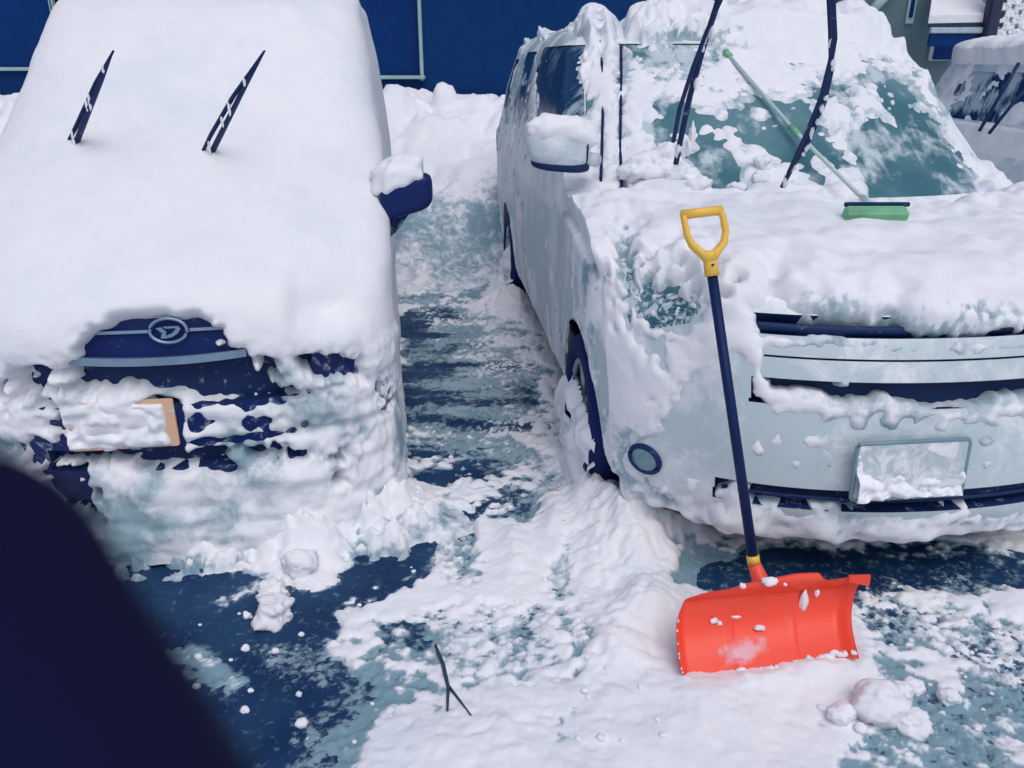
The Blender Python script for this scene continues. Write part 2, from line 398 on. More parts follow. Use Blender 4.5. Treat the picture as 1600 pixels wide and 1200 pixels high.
root = empty('minivan', van.o, van.yaw, 'white minivan half dug out of snow, frosted windscreen, both wipers raised', 'minivan')
P, Nn = van.P, van.N
px, py = van.pix(P)
X, Y, Zc = P[..., 0], P[..., 1], P[..., 2]
Wr = van.A[:, 2][:, None]; yfr = van.A[:, 1][:, None]; Dr_ = van.A[:, 3][:, None]
kx = np.abs(X) / np.maximum(Wr, .02)
WS0, WS1 = 1.085, 1.665
fx, fy, fz, fk = fmean(X), fmean(Y), fmean(Zc), fmean(kx)
frow_y = fmean(yfr + Dr_ + 0 * X)
is_ws = (fz > WS0) & (fz < WS1) & (fk < .895) & (fy < frow_y)
side = fk > .985
is_sw = side & (fz > 1.19) & (fz < 1.63) & (fy > 1.62 + (fz - 1.2) * .95) & (fy < 2.30)
is_rw = side & (fz > 1.19) & (fz < 1.63) & (fy > 2.42) & (fy < 3.5)
fpx, fpy = fmean(px), fmean(py)
lsw = (fx < 0) & (fk > .90) & (fz > 1.05) & (fz < 1.66) & (fy < 2.9)
is_sw = np.where(fx < 0, lsw & (psd(fpx, fpy, [(838, 64), (868, 42), (897, 45), (918, 68), (927, 150), (925, 196), (880, 200), (833, 200), (834, 120)]) < 0), is_sw)
is_rw = np.where(fx < 0, side & (fz > 1.12) & (fz < 1.64) & (fy < 3.6) & (psd(fpx, fpy, [(828, 50), (848, 36), (840, 80), (829, 130), (824, 200), (800, 200), (806, 130), (814, 80)]) < 0), is_rw)
is_ws &= ~is_sw
is_qw = side & (fz > 1.19) & (fz < 1.60) & (fy > 3.6) & (fy < 4.15)
WY, RY = .86, 3.62; RAD = .315
def arch(Yv, Zv): return np.minimum(np.hypot(Yv - WY, Zv - .31), np.hypot(Yv - RY, Zv - .31))
in_arch = side & (arch(fy, fz) < .365)
in_arch |= (fk > .9) & (np.hypot(fy - WY, fz - .31) < .365)
def band(x, z, x0, za, zb, r=.02): return (np.abs(x) < x0) & (z > za) & (z < zb)
front = (fy < .75) & (fz < 1.0)
# the two grille openings, the seam between the bars and the lower air intake
g_up = front & (np.abs(fx) < .65) & (fz > .852) & (fz < .900)
g_lo = front & (np.abs(fx) < .60) & (fz > .655) & (fz < .732)
g_in = front & (np.abs(fx) < .67) & (fz > .315) & (fz < .385)
seam = front & (np.abs(fx) < .63) & (fz > .788) & (fz < .797)
lens = front & (((fx < 0) & (psd(fpx, fpy, [(972, 470), (980, 425), (1000, 432), (1060, 446), (1108, 462), (1112, 482), (1075, 506), (1010, 514), (984, 505)]) < 0)) | ((fx > .70) & (fz > .80) & (fz < .90) & (fk < .985)))
slots = g_up | g_lo | g_in | seam | lens
is_bw = (fz > 1.15) & (fz < 1.58) & (fk < .86) & (fy > 4.0)
body_keep = ~(is_bw | is_ws | is_sw | is_rw | is_qw | in_arch | slots)
frost = -.06 + .22 * fbm(P, 2.5, 3, 5)
frost = frost + .2 * sst(.3, .8, Nn[..., 2]) + .10 * sst(.30, .70, np.abs(X))
frost = np.where((X < -.3) & (kx > .95), -.04 + .14*sst(2.2,1.0,Y) + .45 * fbm(P * np.array([1, 1.6, .6]), 2.6, 4, 9), frost)
body = mesh_obj('body', P, quads(*X.shape, body_keep), M['van_paint'], root, attr=frost)
nr_, nc_ = X.shape
mesh_obj('rear_window', P - Nn * .006, quads(nr_, nc_, is_bw), M['dark_glass'], root, attr=0 * X)
wsf = -.06 + .5 * fbm(P * np.array([1, .8, 1.2]), 3.0, 5, 12) + .25 * fbm(P * np.array([3, 1, 1.5]), 7.0, 3, 13) + .10 * sst(1.45, 1.66, Zc)
ws = mesh_obj('windscreen', P - Nn * .006, quads(nr_, nc_, is_ws), M['glass'], root, attr=wsf)
sw = mesh_obj('side_window', P - Nn * .006, quads(nr_, nc_, is_sw & (fx < 0)), M['dark_glass'], root, attr=-.04 + .4 * fbm(P, 3, 4, 3))
mesh_obj('side_window', P - Nn * .006, quads(nr_, nc_, is_sw & (fx > 0)), M['dark_glass'], root, attr=.1 + 0 * X)
for k_, msk in enumerate((is_rw, is_qw)):
    for s_ in (-1, 1): mesh_obj('side_window', P - Nn * .006, quads(nr_, nc_, msk & (fx * s_ > 0)), M['dark_glass'], root, attr=.0 + .4 * fbm(P, 3, 4, 3 + k_))
# recessed openings: tray = skin pushed in, with lips
def tray(name, msk, depth, mat, at=.0):
    m = msk; q = quads(nr_, nc_, m); o = mesh_obj(name, P - Nn * depth, q, mat, root, attr=at + 0 * X)
    # lips along the rim
    e = []
    i = np.arange(nr_ * nc_).reshape(nr_, nc_); mp_ = np.pad(m, 1)
    for dr, dc, a, b in ((-1, 0, (0, 0), (0, 1)), (1, 0, (1, 0), (1, 1)), (0, -1, (0, 0), (1, 0)), (0, 1, (0, 1), (1, 1))):
        nb = mp_[1+dr:mp_.shape[0]-1+dr, 1+dc:mp_.shape[1]-1+dc]; rr, cc = np.nonzero(m & ~nb)
        e.append(np.stack([i[rr + a[0], cc + a[1]], i[rr + b[0], cc + b[1]]], -1))
    e = np.concatenate(e); n_ = nr_ * nc_
    Vv = np.concatenate([P.reshape(-1, 3), (P - Nn * depth).reshape(-1, 3)]); q2 = np.concatenate([e, e[:, ::-1] + n_], 1)
    lip = mesh_obj('opening_edge', Vv, q2, mat, o, attr=np.full(2 * n_, at)); return o
for s_ in (-1, 1): mesh_obj('headlight', P - Nn * .004, quads(nr_, nc_, lens & (fx * s_ > 0)), M['icy_lens'], root, attr=-.02 + .3 * fbm(P, 7, 3, 15))
tray('grille', g_up, .05, M['black_plastic'], .02)
tray('grille', g_lo, .05, M['black_plastic'], -.1)
tray('air_intake', g_in, .04, M['black_plastic'], .03)
tray('seam', seam, .012, M['black_plastic'], -.2)
b = MB(); b.tube([van.surf(x, .352, -.012) for x in np.linspace(-.65, .65, 30)], .007, 6); b.build('intake_bar', M['black_plastic'], root, True)
b = MB(); b.tube([van.surf(x, .874, -.02) for x in np.linspace(-.61, .61, 30)], .009, 6, 2.0); b.build('grille_bar', M['black_plastic'], root, True)
b = MB(); b.box((0, 2.4, .2), (1.5, 4.0, .06)); 
for yy in (WY, RY):
    for s_ in (-1, 1): b.box((s_*.60, yy, .36), (.5, .76, .72))
b.build('underbody', M['interior'], root)
for x_, y_ in ((-.875, WY), (.875, WY), (-.875, RY), (.875, RY)): wheel(root, x_, y_, RAD, .20, x_ < 0)

# ---- snow on the minivan
up = Nn[..., 2]
T = np.full(X.shape, .016) + .035 * sst(.33, .25, Zc) * (Y < .9) * np.clip(.7 + 2*fbm(P, 6, 3, 43), .2, 2)
T = T + .07 * sst(.50, .93, up) * sst(1.06, 1.03, Zc)
cowl = np.exp(-((Zc - 1.07) / .05) ** 2) * (kx < .985)
T = T + .035 * cowl
roof = sst(1.64, 1.70, Zc); T = T + roof * (.12 + .03 * fbm(P, 2.4, 2, 21)) * sst(1.0, .93, kx * (Zc < 1.69))
sidem = (kx > .97) & (Zc < 1.66)
T = np.where((Zc > 1.09) & (Zc < 1.64), .010 + .03 * np.clip(fbm(P, 5, 2, 41), 0, 1) + .06 * sst(1.60, 1.66, Zc) + .05 * sst(1.14, 1.09, Zc), T)
T = np.where(sidem, .008 + .015 * np.clip(fbm(P, 4, 2, 44), 0, 1), T)
nz_ = fbm(P, 8, 4, 61, .55); nz2 = fbm(P, 30, 3, 67, .5)
cov = np.full(X.shape, 60.0)
def bare(poly, amp=14, fine=8, bias=0):
    global cov
    box = (px > min(p[0] for p in poly) - 70) & (px < max(p[0] for p in poly) + 70) & (py > min(p[1] for p in poly) - 70) & (py < max(p[1] for p in poly) + 70)
    if not box.any(): return
    d = psd(px[box], py[box], poly) + amp * nz_[box] * 2 + fine * nz2[box] * 2 + bias
    cov[box] = np.minimum(cov[box], d)
def snowed(poly, amp=10, fine=8, bias=0):
    global cov
    box = (px > min(p[0] for p in poly) - 60) & (px < max(p[0] for p in poly) + 60) & (py > min(p[1] for p in poly) - 60) & (py < max(p[1] for p in poly) + 60)
    if not box.any(): return
    d = -psd(px[box], py[box], poly) + amp * nz_[box] * 2 + fine * nz2[box] * 2 + bias
    cov[box] = np.maximum(cov[box], d)
Z3 = (960, 0, 2.5)
bare(zoomed([(120,470),(150,385),(250,400),(400,415),(520,440),(640,470),(740,540),(700,640),(640,640),(560,600),(520,560),(440,520),(350,490),(300,560),(250,600),(210,570),(120,560)], *Z3))
bare(zoomed([(270,610),(320,510),(400,530),(470,600),(510,660),(520,760),(450,750),(400,745),(330,700),(300,650)], *Z3), 7, 5)
bare(zoomed([(490,320),(560,340),(640,350),(740,390),(830,460),(860,500),(850,550),(820,620),(830,680),(830,750),(760,710),(700,690),(680,600),(620,520),(520,420)], *Z3))
bare(zoomed([(1010,250),(1060,270),(1160,320),(1190,420),(1260,470),(1310,540),(1340,600),(1430,680),(1440,750),(1420,775),(1330,810),(1150,810),(1000,790),(960,740),(950,650),(930,590),(940,500),(980,460),(1080,450),(1100,400),(1040,330)], *Z3), 9, 8, -3)
bare(zoomed([(100,175),(330,180),(480,190),(420,230),(340,280),(280,290),(220,270),(130,270),(80,230)], *Z3), 14, 10)
bare(zoomed([(870,300),(960,300),(1000,350),(920,400),(830,400),(700,350),(720,300)], *Z3), 16, 10)
bare(zoomed([(670,240),(790,232),(795,248),(680,256)], *Z3), 3, 2)
bare(zoomed([(980,240),(1010,230),(1060,300),(1100,400),(1060,420),(1020,330)], *Z3), 8, 6)
bare(zoomed([(800,620),(840,560),(950,600),(1000,700),(960,770),(860,740)], *Z3), 18, 12, 14)
snowed(zoomed([(330,490),(360,480),(450,520),(560,590),(640,620),(600,660),(540,640),(470,590),(400,530)], *Z3), 6, 6, 0)
snowed(zoomed([(535,620),(575,600),(615,625),(620,690),(560,730),(520,690)], *Z3), 4, 3, 6)
snowed([(1420, 95), (1470, 130), (1530, 215), (1580, 310), (1546, 312), (1496, 232), (1440, 140)], 6, 6)
# pillar seams
bare(zoomed([(1232,315),(1244,320),(1350,490),(1432,625),(1420,632),(1330,500)], *Z3), 2, 2)
bare([(963, 35), (972, 35), (977, 70), (977, 108), (965, 108), (964, 70)], 1.5, 2)
bare([(965, 105), (976, 105), (976, 160), (975, 235), (978, 300), (970, 300), (965, 200)], 3, 9, 2)
bare([(938, 175), (944, 175), (943, 240), (940, 280), (935, 280), (936, 230)], 2, 4, 1)
bare([(936, 60), (942, 75), (943, 100), (938, 100)], 2, 3, 0)
# front side window and the strip of the one behind it
bare([(840, 62), (868, 42), (895, 45), (917, 68), (914, 92), (904, 118), (918, 135), (926, 160), (923, 185), (880, 190), (850, 195), (834, 190), (834, 120), (838, 85)], 5, 5)
bare([(828, 50), (850, 34), (842, 80), (832, 130), (826, 190), (812, 170), (808, 140), (816, 90)], 5, 5)
# front: strip under the bonnet edge, bars, bumper
bare([(1172, 486), (1205, 462), (1250, 482), (1310, 492), (1370, 498), (1440, 502), (1520, 505), (1700, 500), (1700, 540), (1500, 540), (1440, 545), (1390, 540), (1290, 532), (1190, 525), (1178, 505)], 5, 6, 0)
snowed([(1370, 488), (1700, 485), (1700, 512), (1560, 520), (1470, 522), (1420, 516)], 6, 9, -3)
bare([(1192, 545), (1330, 540), (1450, 550), (1700, 540), (1700, 618), (1560, 622), (1500, 640), (1430, 640), (1390, 625), (1330, 630), (1300, 626), (1250, 606), (1196, 612)], 3, 6)
bare([(1075, 600), (1120, 570), (1160, 560), (1185, 620), (1230, 650), (1300, 655), (1420, 660), (1500, 662), (1700, 650), (1700, 800), (1600, 797), (1480, 810), (1390, 808), (1290, 800), (1200, 790), (1140, 768), (1110, 790), (1060, 770), (1010, 755), (975, 735), (985, 690), (1040, 690), (1050, 640)], 7, 7, -3)
bare([(976, 400), (982, 395), (988, 430), (990, 500), (984, 510), (974, 470)], 3, 8, 0)
bare([(985, 440), (1060, 450), (1110, 466), (1080, 502), (1010, 508), (988, 500)], 7, 24, -1)
bare([(990, 500), (1040, 520), (1060, 580), (1020, 600)], 16, 26, 12)
for q_ in ((1320, 600, 8), (1265, 690, 12), (1285, 688, 16), (1243, 725, 6), (1540, 690, 11), (1470, 665, 14), (1215, 690, 10), (1390, 655, 18), (1340, 655, 16), (1545, 650, 18), (1543, 725, 5), (1300, 728, 5), (1185, 700, 7), (1100, 720, 5), (1080, 760, 9), (1150, 780, 22)):
    snowed([(q_[0] + q_[2] * math.cos(a) * 1.1, q_[1] + q_[2] * math.sin(a)) for a in np.linspace(0, 6.28, 9)[:-1]], 3, 4)
# side of the van: only broken patches of snow hold on the vertical panel
sd = fbm(P * np.array([1, 1, 1.0]), 3.2, 5, 71, .6)
side_cov = 60 * (sd - .28) + 40 * sst(1.6, .45, Y) + 18 * sst(1.0, 1.2, Zc) + 30 * sst(.34, .2, Zc) * (Y < 1.6) + 20 * sst(1.62, 1.70, Zc)
cov = np.where((X < 0) & (kx > .97) & (Zc < 1.64), np.minimum(cov, side_cov), cov)
cov = np.where((arch(Y, Zc) < .375) & (kx > .9) & (Zc < .75), -30, cov)
cov = np.where(Zc < .175 + .03 * np.clip(nz2, 0, 1), np.minimum(cov, -5), cov)
T = T + .035 * sst(.88, .92, kx) * (Y < yfr + Dr_) * sst(1.09, 1.15, Zc) * sst(1.70, 1.62, Zc)
T = T * (1 - .6 * np.exp(-(((px - 1365) / 75) ** 2 + ((py - 338) / 22) ** 2)))
t = T * (1 - np.exp(-np.maximum(cov, 0) / (6 + 90 * T))) * 1.05 - .010 * sst(0, -6, cov)
lump = crumbs(P, 13, 3, .5) * .022 + crumbs(P, 32, 8, .45) * .010
ws_m = sst(1.10, 1.15, Zc) * sst(1.66, 1.62, Zc)
ed = sst(0, 10, cov); den = np.clip(.35 + 1.6 * fbm(P, 1.7, 2, 91), 0, 1)
t = t + np.where(cov > 0, ed * (.30 * T * nz_ + .0025 * nz2) + lump * ed * den * (.40 * sst(.02, .06, T) + .25) * (1 - .6 * sst(.90, .94, Zc) * sst(1.0, .97, Zc)) * (1 - .8 * ws_m), 0)
t = np.where((cov > 0), np.maximum(t, .0015), t)
Nb = blur(Nn, 22, 10); Nb = Nb / np.linalg.norm(Nb, axis=-1, keepdims=True)
t = np.where(cov > 0, np.maximum(blur(t, 2, 2, 1), .001), blur(t, 1, 1, 1))
dirn = Nb * .8 + np.array([0, 0, .2]) * sst(.1, .5, Nb[..., 2])[..., None]
cv = blur(cov, 1, 1, 1); dip = sst(-1.0, -9.0, cv) * (Y < .9) * (Zc < .97) * (arch(Y, Zc) > .40)
S = P + dirn * t[..., None] - Nn * (.065 * dip)[..., None]
kp = (fmean(t) > -.0085) | (fmean(dip) > .02) & (fmean(cv) > -8.5)
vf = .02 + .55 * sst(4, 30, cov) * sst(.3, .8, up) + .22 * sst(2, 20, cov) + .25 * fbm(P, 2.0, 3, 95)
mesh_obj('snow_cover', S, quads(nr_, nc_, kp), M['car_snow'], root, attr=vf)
# bonnet edge heaps and clumps of snow by the wipers
def clump_mesh(cs, seed, sub=4, rough=.55):
    V_, F_ = [], []
    import bmesh
    for i_, (c, r_) in enumerate(cs):
        bm = bmesh.new(); bmesh.ops.create_icosphere(bm, subdivisions=sub, radius=1)
        v = np.array([vv.co[:] for vv in bm.verts]); f = [tuple(x.index for x in ff.verts) for ff in bm.faces]; bm.free()
        k = 1 + rough * fbm(v * .9 + seed * 5 + i_ * 2.3, 1.1, 4, seed) + .10 * fbm(v + i_, 5, 3, seed + 2)
        v = v * k[:, None] * np.array(r_ if hasattr(r_, '__len__') else (r_, r_ * .9, r_ * .8)) + np.array(c)
        off = len(V_); V_ += v.tolist(); F_ += [tuple(j + off for j in q) for q in f]
    return V_, F_
def clumps(name, cs, seed, sub, mat, parent):
    for i_, c_ in enumerate(cs):
        V_, F_ = clump_mesh([((0, 0, 0), c_[1])], seed + i_ % 7, sub); o_ = mesh_obj(name, V_, F_, mat, parent); o_.location = c_[0]
cl = []
for a_, b_, r_ in ((1030, 262, .085), (1000, 275, .08), (1060, 285, .06), (1190, 262, .036), (1186, 285, .03), (1150, 300, .03), (1205, 312, .03), (1235, 300, .03), (1280, 315, .035), (1330, 318, .03), (1090, 300, .05)):
    h_ = van.hit(a_, b_)
    if h_: cl.append((tuple(h_ + Vector((0, -.01, .02))), r_))
clumps('snow_clump', cl, 3, 4, M['snow'], root)

# ---- dark seams beside the windscreen pillars
for pts_ in ([(966, 34), (970, 70), (971, 110), (970, 160), (969, 230), (972, 300), (976, 330)], [(1450, 118), (1475, 160), (1504, 205), (1534, 254)], [(938, 62), (941, 110), (942, 180), (940, 250), (938, 300)]):
    L_ = [van.hit(*q_, .0) for q_ in pts_]; L_ = [q_ + (van.local((0, 0, CZ)) - q_).normalized() * .010 for q_ in L_ if q_]
    if len(L_) > 2: b = MB(); b.tube(L_, .006, 6); b.build('pillar_seam', M['rubber'], root, True)
# ---- fog lamp
c = van.hit(1008, 716); c = van.surf(c.x, c.z); cn = (van.surf(c.x, c.z, .05) - c).normalized()
q = cn.to_track_quat('Z', 'Y').to_matrix().to_4x4(); q.translation = c
b = MB(); b.tube([q @ Vector((.056*math.cos(a), .044*math.sin(a), .004)) for a in np.linspace(0, 6.283, 33)], .010, 8, cap=False)
fl = b.build('fog_lamp', M['black_plastic'], root, True)
b = MB(); b.tube([q @ Vector((0, 0, z_)) for z_ in (-.03, .002, .010, .014)], [.053, .053, .045, .02], 28); b.build('lens', M['lamp'], fl, True)
# ---- number plate with its holder
c = van.surf(-.145, .474, .012); pm = Matrix.Translation(c) @ Matrix.Rotation(R(90 - 4), 4, 'X')
def rrect(a, b_, r_): return [(sx*(a-r_) + r_*math.cos(t), sy*(b_-r_) + r_*math.sin(t)) for sx, sy, t0 in ((1,1,0),(-1,1,90),(-1,-1,180),(1,-1,270)) for t in [R(t0+k*22.5) for k in range(5)]]
b = MB(); b.prism(rrect(.170, .086, .012), pm, .014); pl = b.build('number_plate', M['white_plate'], root)
pl.data.attributes.new('frost', 'FLOAT', 'POINT').data.foreach_set('value', [.0] * len(pl.data.vertices))
b = MB(); b.tube([pm @ Vector((*p_, .010)) for p_ in rrect(.173, .089, .014) + rrect(.173, .089, .014)[:1]], .007, 8, cap=False); b.build('plate_frame', M['lamp'], pl, True)
gx, gy = np.meshgrid(np.linspace(-.17, .17, 90), np.linspace(-.086, .086, 50)); Pl = np.stack([gx, gy, 0*gx], -1)
t_ = .012 + .02*fbm(Pl, 26, 2, 3) - .030*sst(-.05, .02, gy - .25*np.abs(gx+.05)*0) + .028*sst(-.09, -.165, gx) - .006
Pl[..., 2] = .014 + np.clip(t_, -.004, .03); Pw = np.array([tuple(pm @ Vector(p_)) for p_ in Pl.reshape(-1, 3)])
mesh_obj('plate_snow', Pw, quads(50, 90, fmean(t_) > -.003), M['snow'], pl)
# ---- door mirror
def rounded_box(c, d, e=.5, n=24, m=None, wob=.0, seed=1, cut=None):
    th, ph = np.meshgrid(np.linspace(0, 2*math.pi, 2*n + 1), np.linspace(-math.pi/2, math.pi/2, n + 1))
    f = lambda v: np.sign(v) * np.abs(v) ** e
    Q = np.stack([f(np.cos(ph)) * f(np.cos(th)) * d[0]/2, f(np.cos(ph)) * f(np.sin(th)) * d[1]/2, f(np.sin(ph)) * d[2]/2], -1)
    if cut is not None: Q = cut(Q)
    if wob: Q = Q * (1 + wob * fbm(Q / max(d), 3, 4, seed))[..., None]
    if m is not None: Q = Q @ np.array(m.to_3x3()).T
    return Q + np.array(c), quads(n + 1, 2*n + 1)
mc = van.local(at_y(872, 226, 3.16))
def mcut(Q): Q[..., 0] *= 1 + .10 * sst(-.1, .1, Q[..., 2]) ; Q[..., 2] += .18 * -(Q[..., 0] + .1) * .5; return Q
V, Fq = rounded_box(mc, (.235, .14, .165), .72, cut=mcut); mir = mesh_obj('side_mirror', V, Fq, M['van_paint'], root, attr=np.full(V.shape[:2], .02))
V, Fq = rounded_box(mc + Vector((.01, .004, -.066)), (.215, .125, .05), .7, cut=mcut); mesh_obj('mirror_underside', V, Fq, M['black_plastic'], mir, attr=np.full(V.shape[:2], -.2))
V, Fq = rounded_box(mc + Vector((.105, .0, .0)), (.012, .115, .145), .7); mesh_obj('mirror_edge', V, Fq, M['black_plastic'], mir, attr=np.full(V.shape[:2], -.1))
V, Fq = rounded_box(mc + Vector((.01, .0, .055)), (.25, .15, .13), .75, wob=.25, seed=5, cut=mcut); mesh_obj('mirror_snow', V, Fq, M['snow_smooth'], mir)
b = MB(); b.tube([mc + Vector((.09, .02, -.05)), mc + Vector((.17, .10, -.07))], .028, 10); b.build('mirror_arm', M['van_paint'], mir, True)
# ---- raised wipers
def wiper(parent, car, arm, blade, rs, mat):
    A_ = [car.local(at_y(*p_)) for p_ in arm]; B_ = [car.local(at_y(*p_)) for p_ in blade]
    b = MB(); b.tube(A_, rs[0], 8, .6); o = b.build('wiper', mat, parent, True)
    b = MB(); b.tube(B_, rs[1], 8, .5); b.build('wiper_blade', M['black_plastic'], o, True)
    return o, A_, B_
w1, A1, B1 = wiper(root, van, [(1056, 256, 3.10), (1062, 225, 3.05), (1078, 150, 2.92), (1100, 70, 2.80), (1118, 15, 2.72), (1128, -20, 2.68)],
    [(1052, 222, 3.02), (1062, 170, 2.92), (1083, 105, 2.80), (1104, 50, 2.72), (1126, 0, 2.66), (1150, -60, 2.58)], (.0105, .008), M['black_plastic'])
w2, A2, B2 = wiper(root, van, [(1222, 292, 3.12), (1240, 258, 3.06), (1266, 215, 2.98), (1287, 160, 2.88), (1300, 100, 2.78), (1299, 50, 2.72), (1296, -20, 2.64)],
    [(1232, 270, 3.06), (1262, 205, 2.96), (1284, 150, 2.86), (1298, 95, 2.76), (1304, 60, 2.70), (1301, 0, 2.62), (1301, -60, 2.56)], (.0105, .009), M['black_plastic'])
rnd = random.Random(4)
for w_, L, ns in ((w1, A1, 9), (w2, A2, 16)):
    cs = []
    for k in range(ns):
        i = rnd.random() * (len(L) - 2.3); j = int(i); p_ = L[j].lerp(L[j+1], i - j)
        cs.append((tuple(p_ + Vector((rnd.uniform(-.008, .010), -.006, .0))), (.007, .008, rnd.uniform(.008, .030))))
    clumps('wiper_snow', cs, 9, 3, M['snow'], w_)
p_ = A1[1]; clumps('wiper_snow', [(tuple(p_ + Vector((.045, 0, .03))), (.012, .012, .04)), (tuple(p_ + Vector((.035, 0, -.01))), (.012, .012, .03))], 12, 3, M['snow'], w1)

# ================================================================== KEI CAR
kei_keys = [(.16, .08, .66, .4, 2.6, 3.3), (.24, .02, .70, .42, 2.6, 3.36), (.35, .0, .725, .42, 2.6, 3.38), (.6, .0, .735, .42, 2.6, 3.4), (.75, .02, .737, .42, 2.6, 3.4),
    (.88, .06, .735, .42, 2.6, 3.4), (.95, .14, .73, .42, 2.7, 3.4), (1.0, .35, .725, .42, 2.8, 3.4), (1.05, .6, .72, .42, 2.9, 3.4), (1.6, 1.25, .62, .42, 3, 3.35), (1.67, 1.5, .58, .4, 3, 3.3), (1.70, 2.0, .45, .4, 3, 3.1), (1.71, 2.3, .02, .1, 2.5, 2.8)]
KO = (-1.118, 2.36)
kei = Car(KO, R(8), kei_keys, [.01]*6 + [.02]*2 + [.02]*4, nq=(110, 110), ns=(40, 60))
kroot = empty('compact_car', kei.o, kei.yaw, 'dark compact car buried in smooth thick snow with only grille and wiper tips showing', 'car')
P, Nn = kei.P, kei.N; X, Y, Zc = P[..., 0], P[..., 1], P[..., 2]; nr_, nc_ = X.shape
kx = np.abs(X) / np.maximum(kei.A[:, 2][:, None], .02); fx, fy, fz, fk = fmean(X), fmean(Y), fmean(Zc), fmean(kx)
kws = (fz > 1.09) & (fz < 1.58) & (fk < .93); ksw = (fk > .985) & (fz > 1.05) & (fz < 1.52) & (fy > 1.3) & (fy < 3.0) & (np.abs(fy - 2.15) > .05)
karch = (fk > .9) & ((np.hypot(fy - .62, fz - .28) < .32) | (np.hypot(fy - 2.85, fz - .28) < .32))
kgr = (fy < .4) & (fz > .565) & (fz < .72) & (np.abs(fx) < .47)
kgr2 = (fy < .4) & (fz > .33) & (fz < .41) & (np.abs(fx) < .40)
mesh_obj('body', P, quads(nr_, nc_, ~(kws | ksw | karch | kgr | kgr2)), M['navy_paint'], kroot, attr=-.06 + .16 * fbm(P, 5, 3, 4) + .16 * sst(.42, .60, np.abs(X)))
mesh_obj('windscreen', P - Nn*.006, quads(nr_, nc_, kws & (fy < 2.2)), M['dark_glass'], kroot, attr=0*X-.2)
mesh_obj('rear_window', P - Nn*.006, quads(nr_, nc_, kws & (fy >= 2.2)), M['dark_glass'], kroot, attr=0*X-.2)
for s_ in (-1, 1): mesh_obj('side_window', P - Nn*.006, quads(nr_, nc_, ksw & (fx*s_ > 0)), M['dark_glass'], kroot, attr=0*X)
root_, root = root, kroot
tray('grille', kgr, .05, M['black_plastic'], .02); tray('air_intake', kgr2, .05, M['black_plastic'], .02)
root = root_
b = MB(); b.box((0, 1.75, .2), (1.25, 3.0, .06)); b.build('underbody', M['interior'], kroot)
for x_, y_ in ((-.64, .62), (.64, .62), (-.64, 2.85), (.64, 2.85)): wheel(kroot, x_, y_, .28, .165, False)
# chrome bars on the nose
b = MB(); b.add(*strip_on(kei, [(x_, .80) for x_ in np.linspace(-.20, -.018, 8)], .0045, .010, .006)); b.build('chrome_bar', M['chrome'], kroot); b = MB(); b.add(*strip_on(kei, [(x_, .80) for x_ in np.linspace(.107, .22, 8)], .0045, .010, .006))
b.build('chrome_bar', M['chrome'], kroot)
b = MB(); b.add(*strip_on(kei, [(x_, .722 - .012*(1-(x_/.27)**2)) for x_ in np.linspace(-.27, .27, 24)], .012, .004, .02)); b.build('chrome_bar', M['chrome'], kroot)
# emblem: slanted D in an oval ring
ec = kei.surf(.045, .80, .022)
eq = Matrix.Translation(ec) @ Matrix.Rotation(R(80), 4, 'X')
b = MB(); b.tube([eq @ Vector((.056*math.cos(a), .038*math.sin(a), 0)) for a in np.linspace(0, 6.283, 41)], .0055, 8, cap=False)
em = b.build('emblem', M['chrome'], kroot, True)
b = MB(); k_ = lambda L: [(a*.047, c_*.032) for a, c_ in L]
b.prism(k_([(-.75, .30), (-.42, .38), (-.10, -.10), (-.22, -.75), (-.50, -.72), (-.38, -.20)]), eq, .006)
b.prism(k_([(-.22, -.75), (.25, -.62), (.62, -.28), (.82, .15), (.70, .42), (.52, .42), (.50, .12), (.28, -.22), (-.15, -.48)]), eq, .006)
b.prism(k_([(-.30, .42), (.55, .42), (.50, .24), (-.16, .22)]), eq, .005)
b.build('emblem_letter', M['chrome'], em)
# number plate, offset to the car's right
c = kei.surf(-.135, .505, .004); pm = Matrix.Translation(c) @ Matrix.Rotation(R(90), 4, 'X')
b = MB(); b.prism(rrect(.165, .0825, .008), pm, .010); kp_ = b.build('number_plate', M['yellow_plate'], kroot)
kp_.data.attributes.new('frost', 'FLOAT', 'POINT').data.foreach_set('value', [-.1 - .0 for v in kp_.data.vertices])
gx, gy = np.meshgrid(np.linspace(-.168, .168, 110), np.linspace(-.086, .086, 60)); Pl = np.stack([gx, gy, 0*gx], -1)
t_ = .012 + .022*fbm(Pl, 18, 2, 8) - .05*sst(.125, .155, gx) - .03*sst(.062, .08, gy)*(gx > -.05) - .02*sst(-.068, -.085, gy)
Pl[..., 2] = .010 + np.clip(t_, -.004, .03); Pw = np.array([tuple(pm @ Vector(p_)) for p_ in Pl.reshape(-1, 3)])
mesh_obj('plate_snow', Pw, quads(60, 110, fmean(t_) > -.003), M['snow'], kp_)
# mirror
mc = kei.local(at_y(634, 306, 3.02))
def kcut(Q): Q[..., 2] += .25 * Q[..., 0]; return Q
V, Fq = rounded_box(mc, (.20, .11, .135), .5, cut=kcut); km = mesh_obj('side_mirror', V, Fq, M['navy_paint'], kroot, attr=np.full(V.shape[:2], -.15))
b = MB(); b.tube([mc + Vector((-.02, .03, -.03)), mc + Vector((-.07, .04, -.12)), mc + Vector((-.12, .05, -.18))], [.05, .035, .02], 12); b.build('mirror_arm', M['navy_paint'], km, True)
V, Fq = rounded_box(mc + Vector((-.02, .02, .075)), (.19, .15, .13), .8, wob=.3, seed=8, cut=kcut); mesh_obj('mirror_snow', V, Fq, M['snow_smooth'], km)
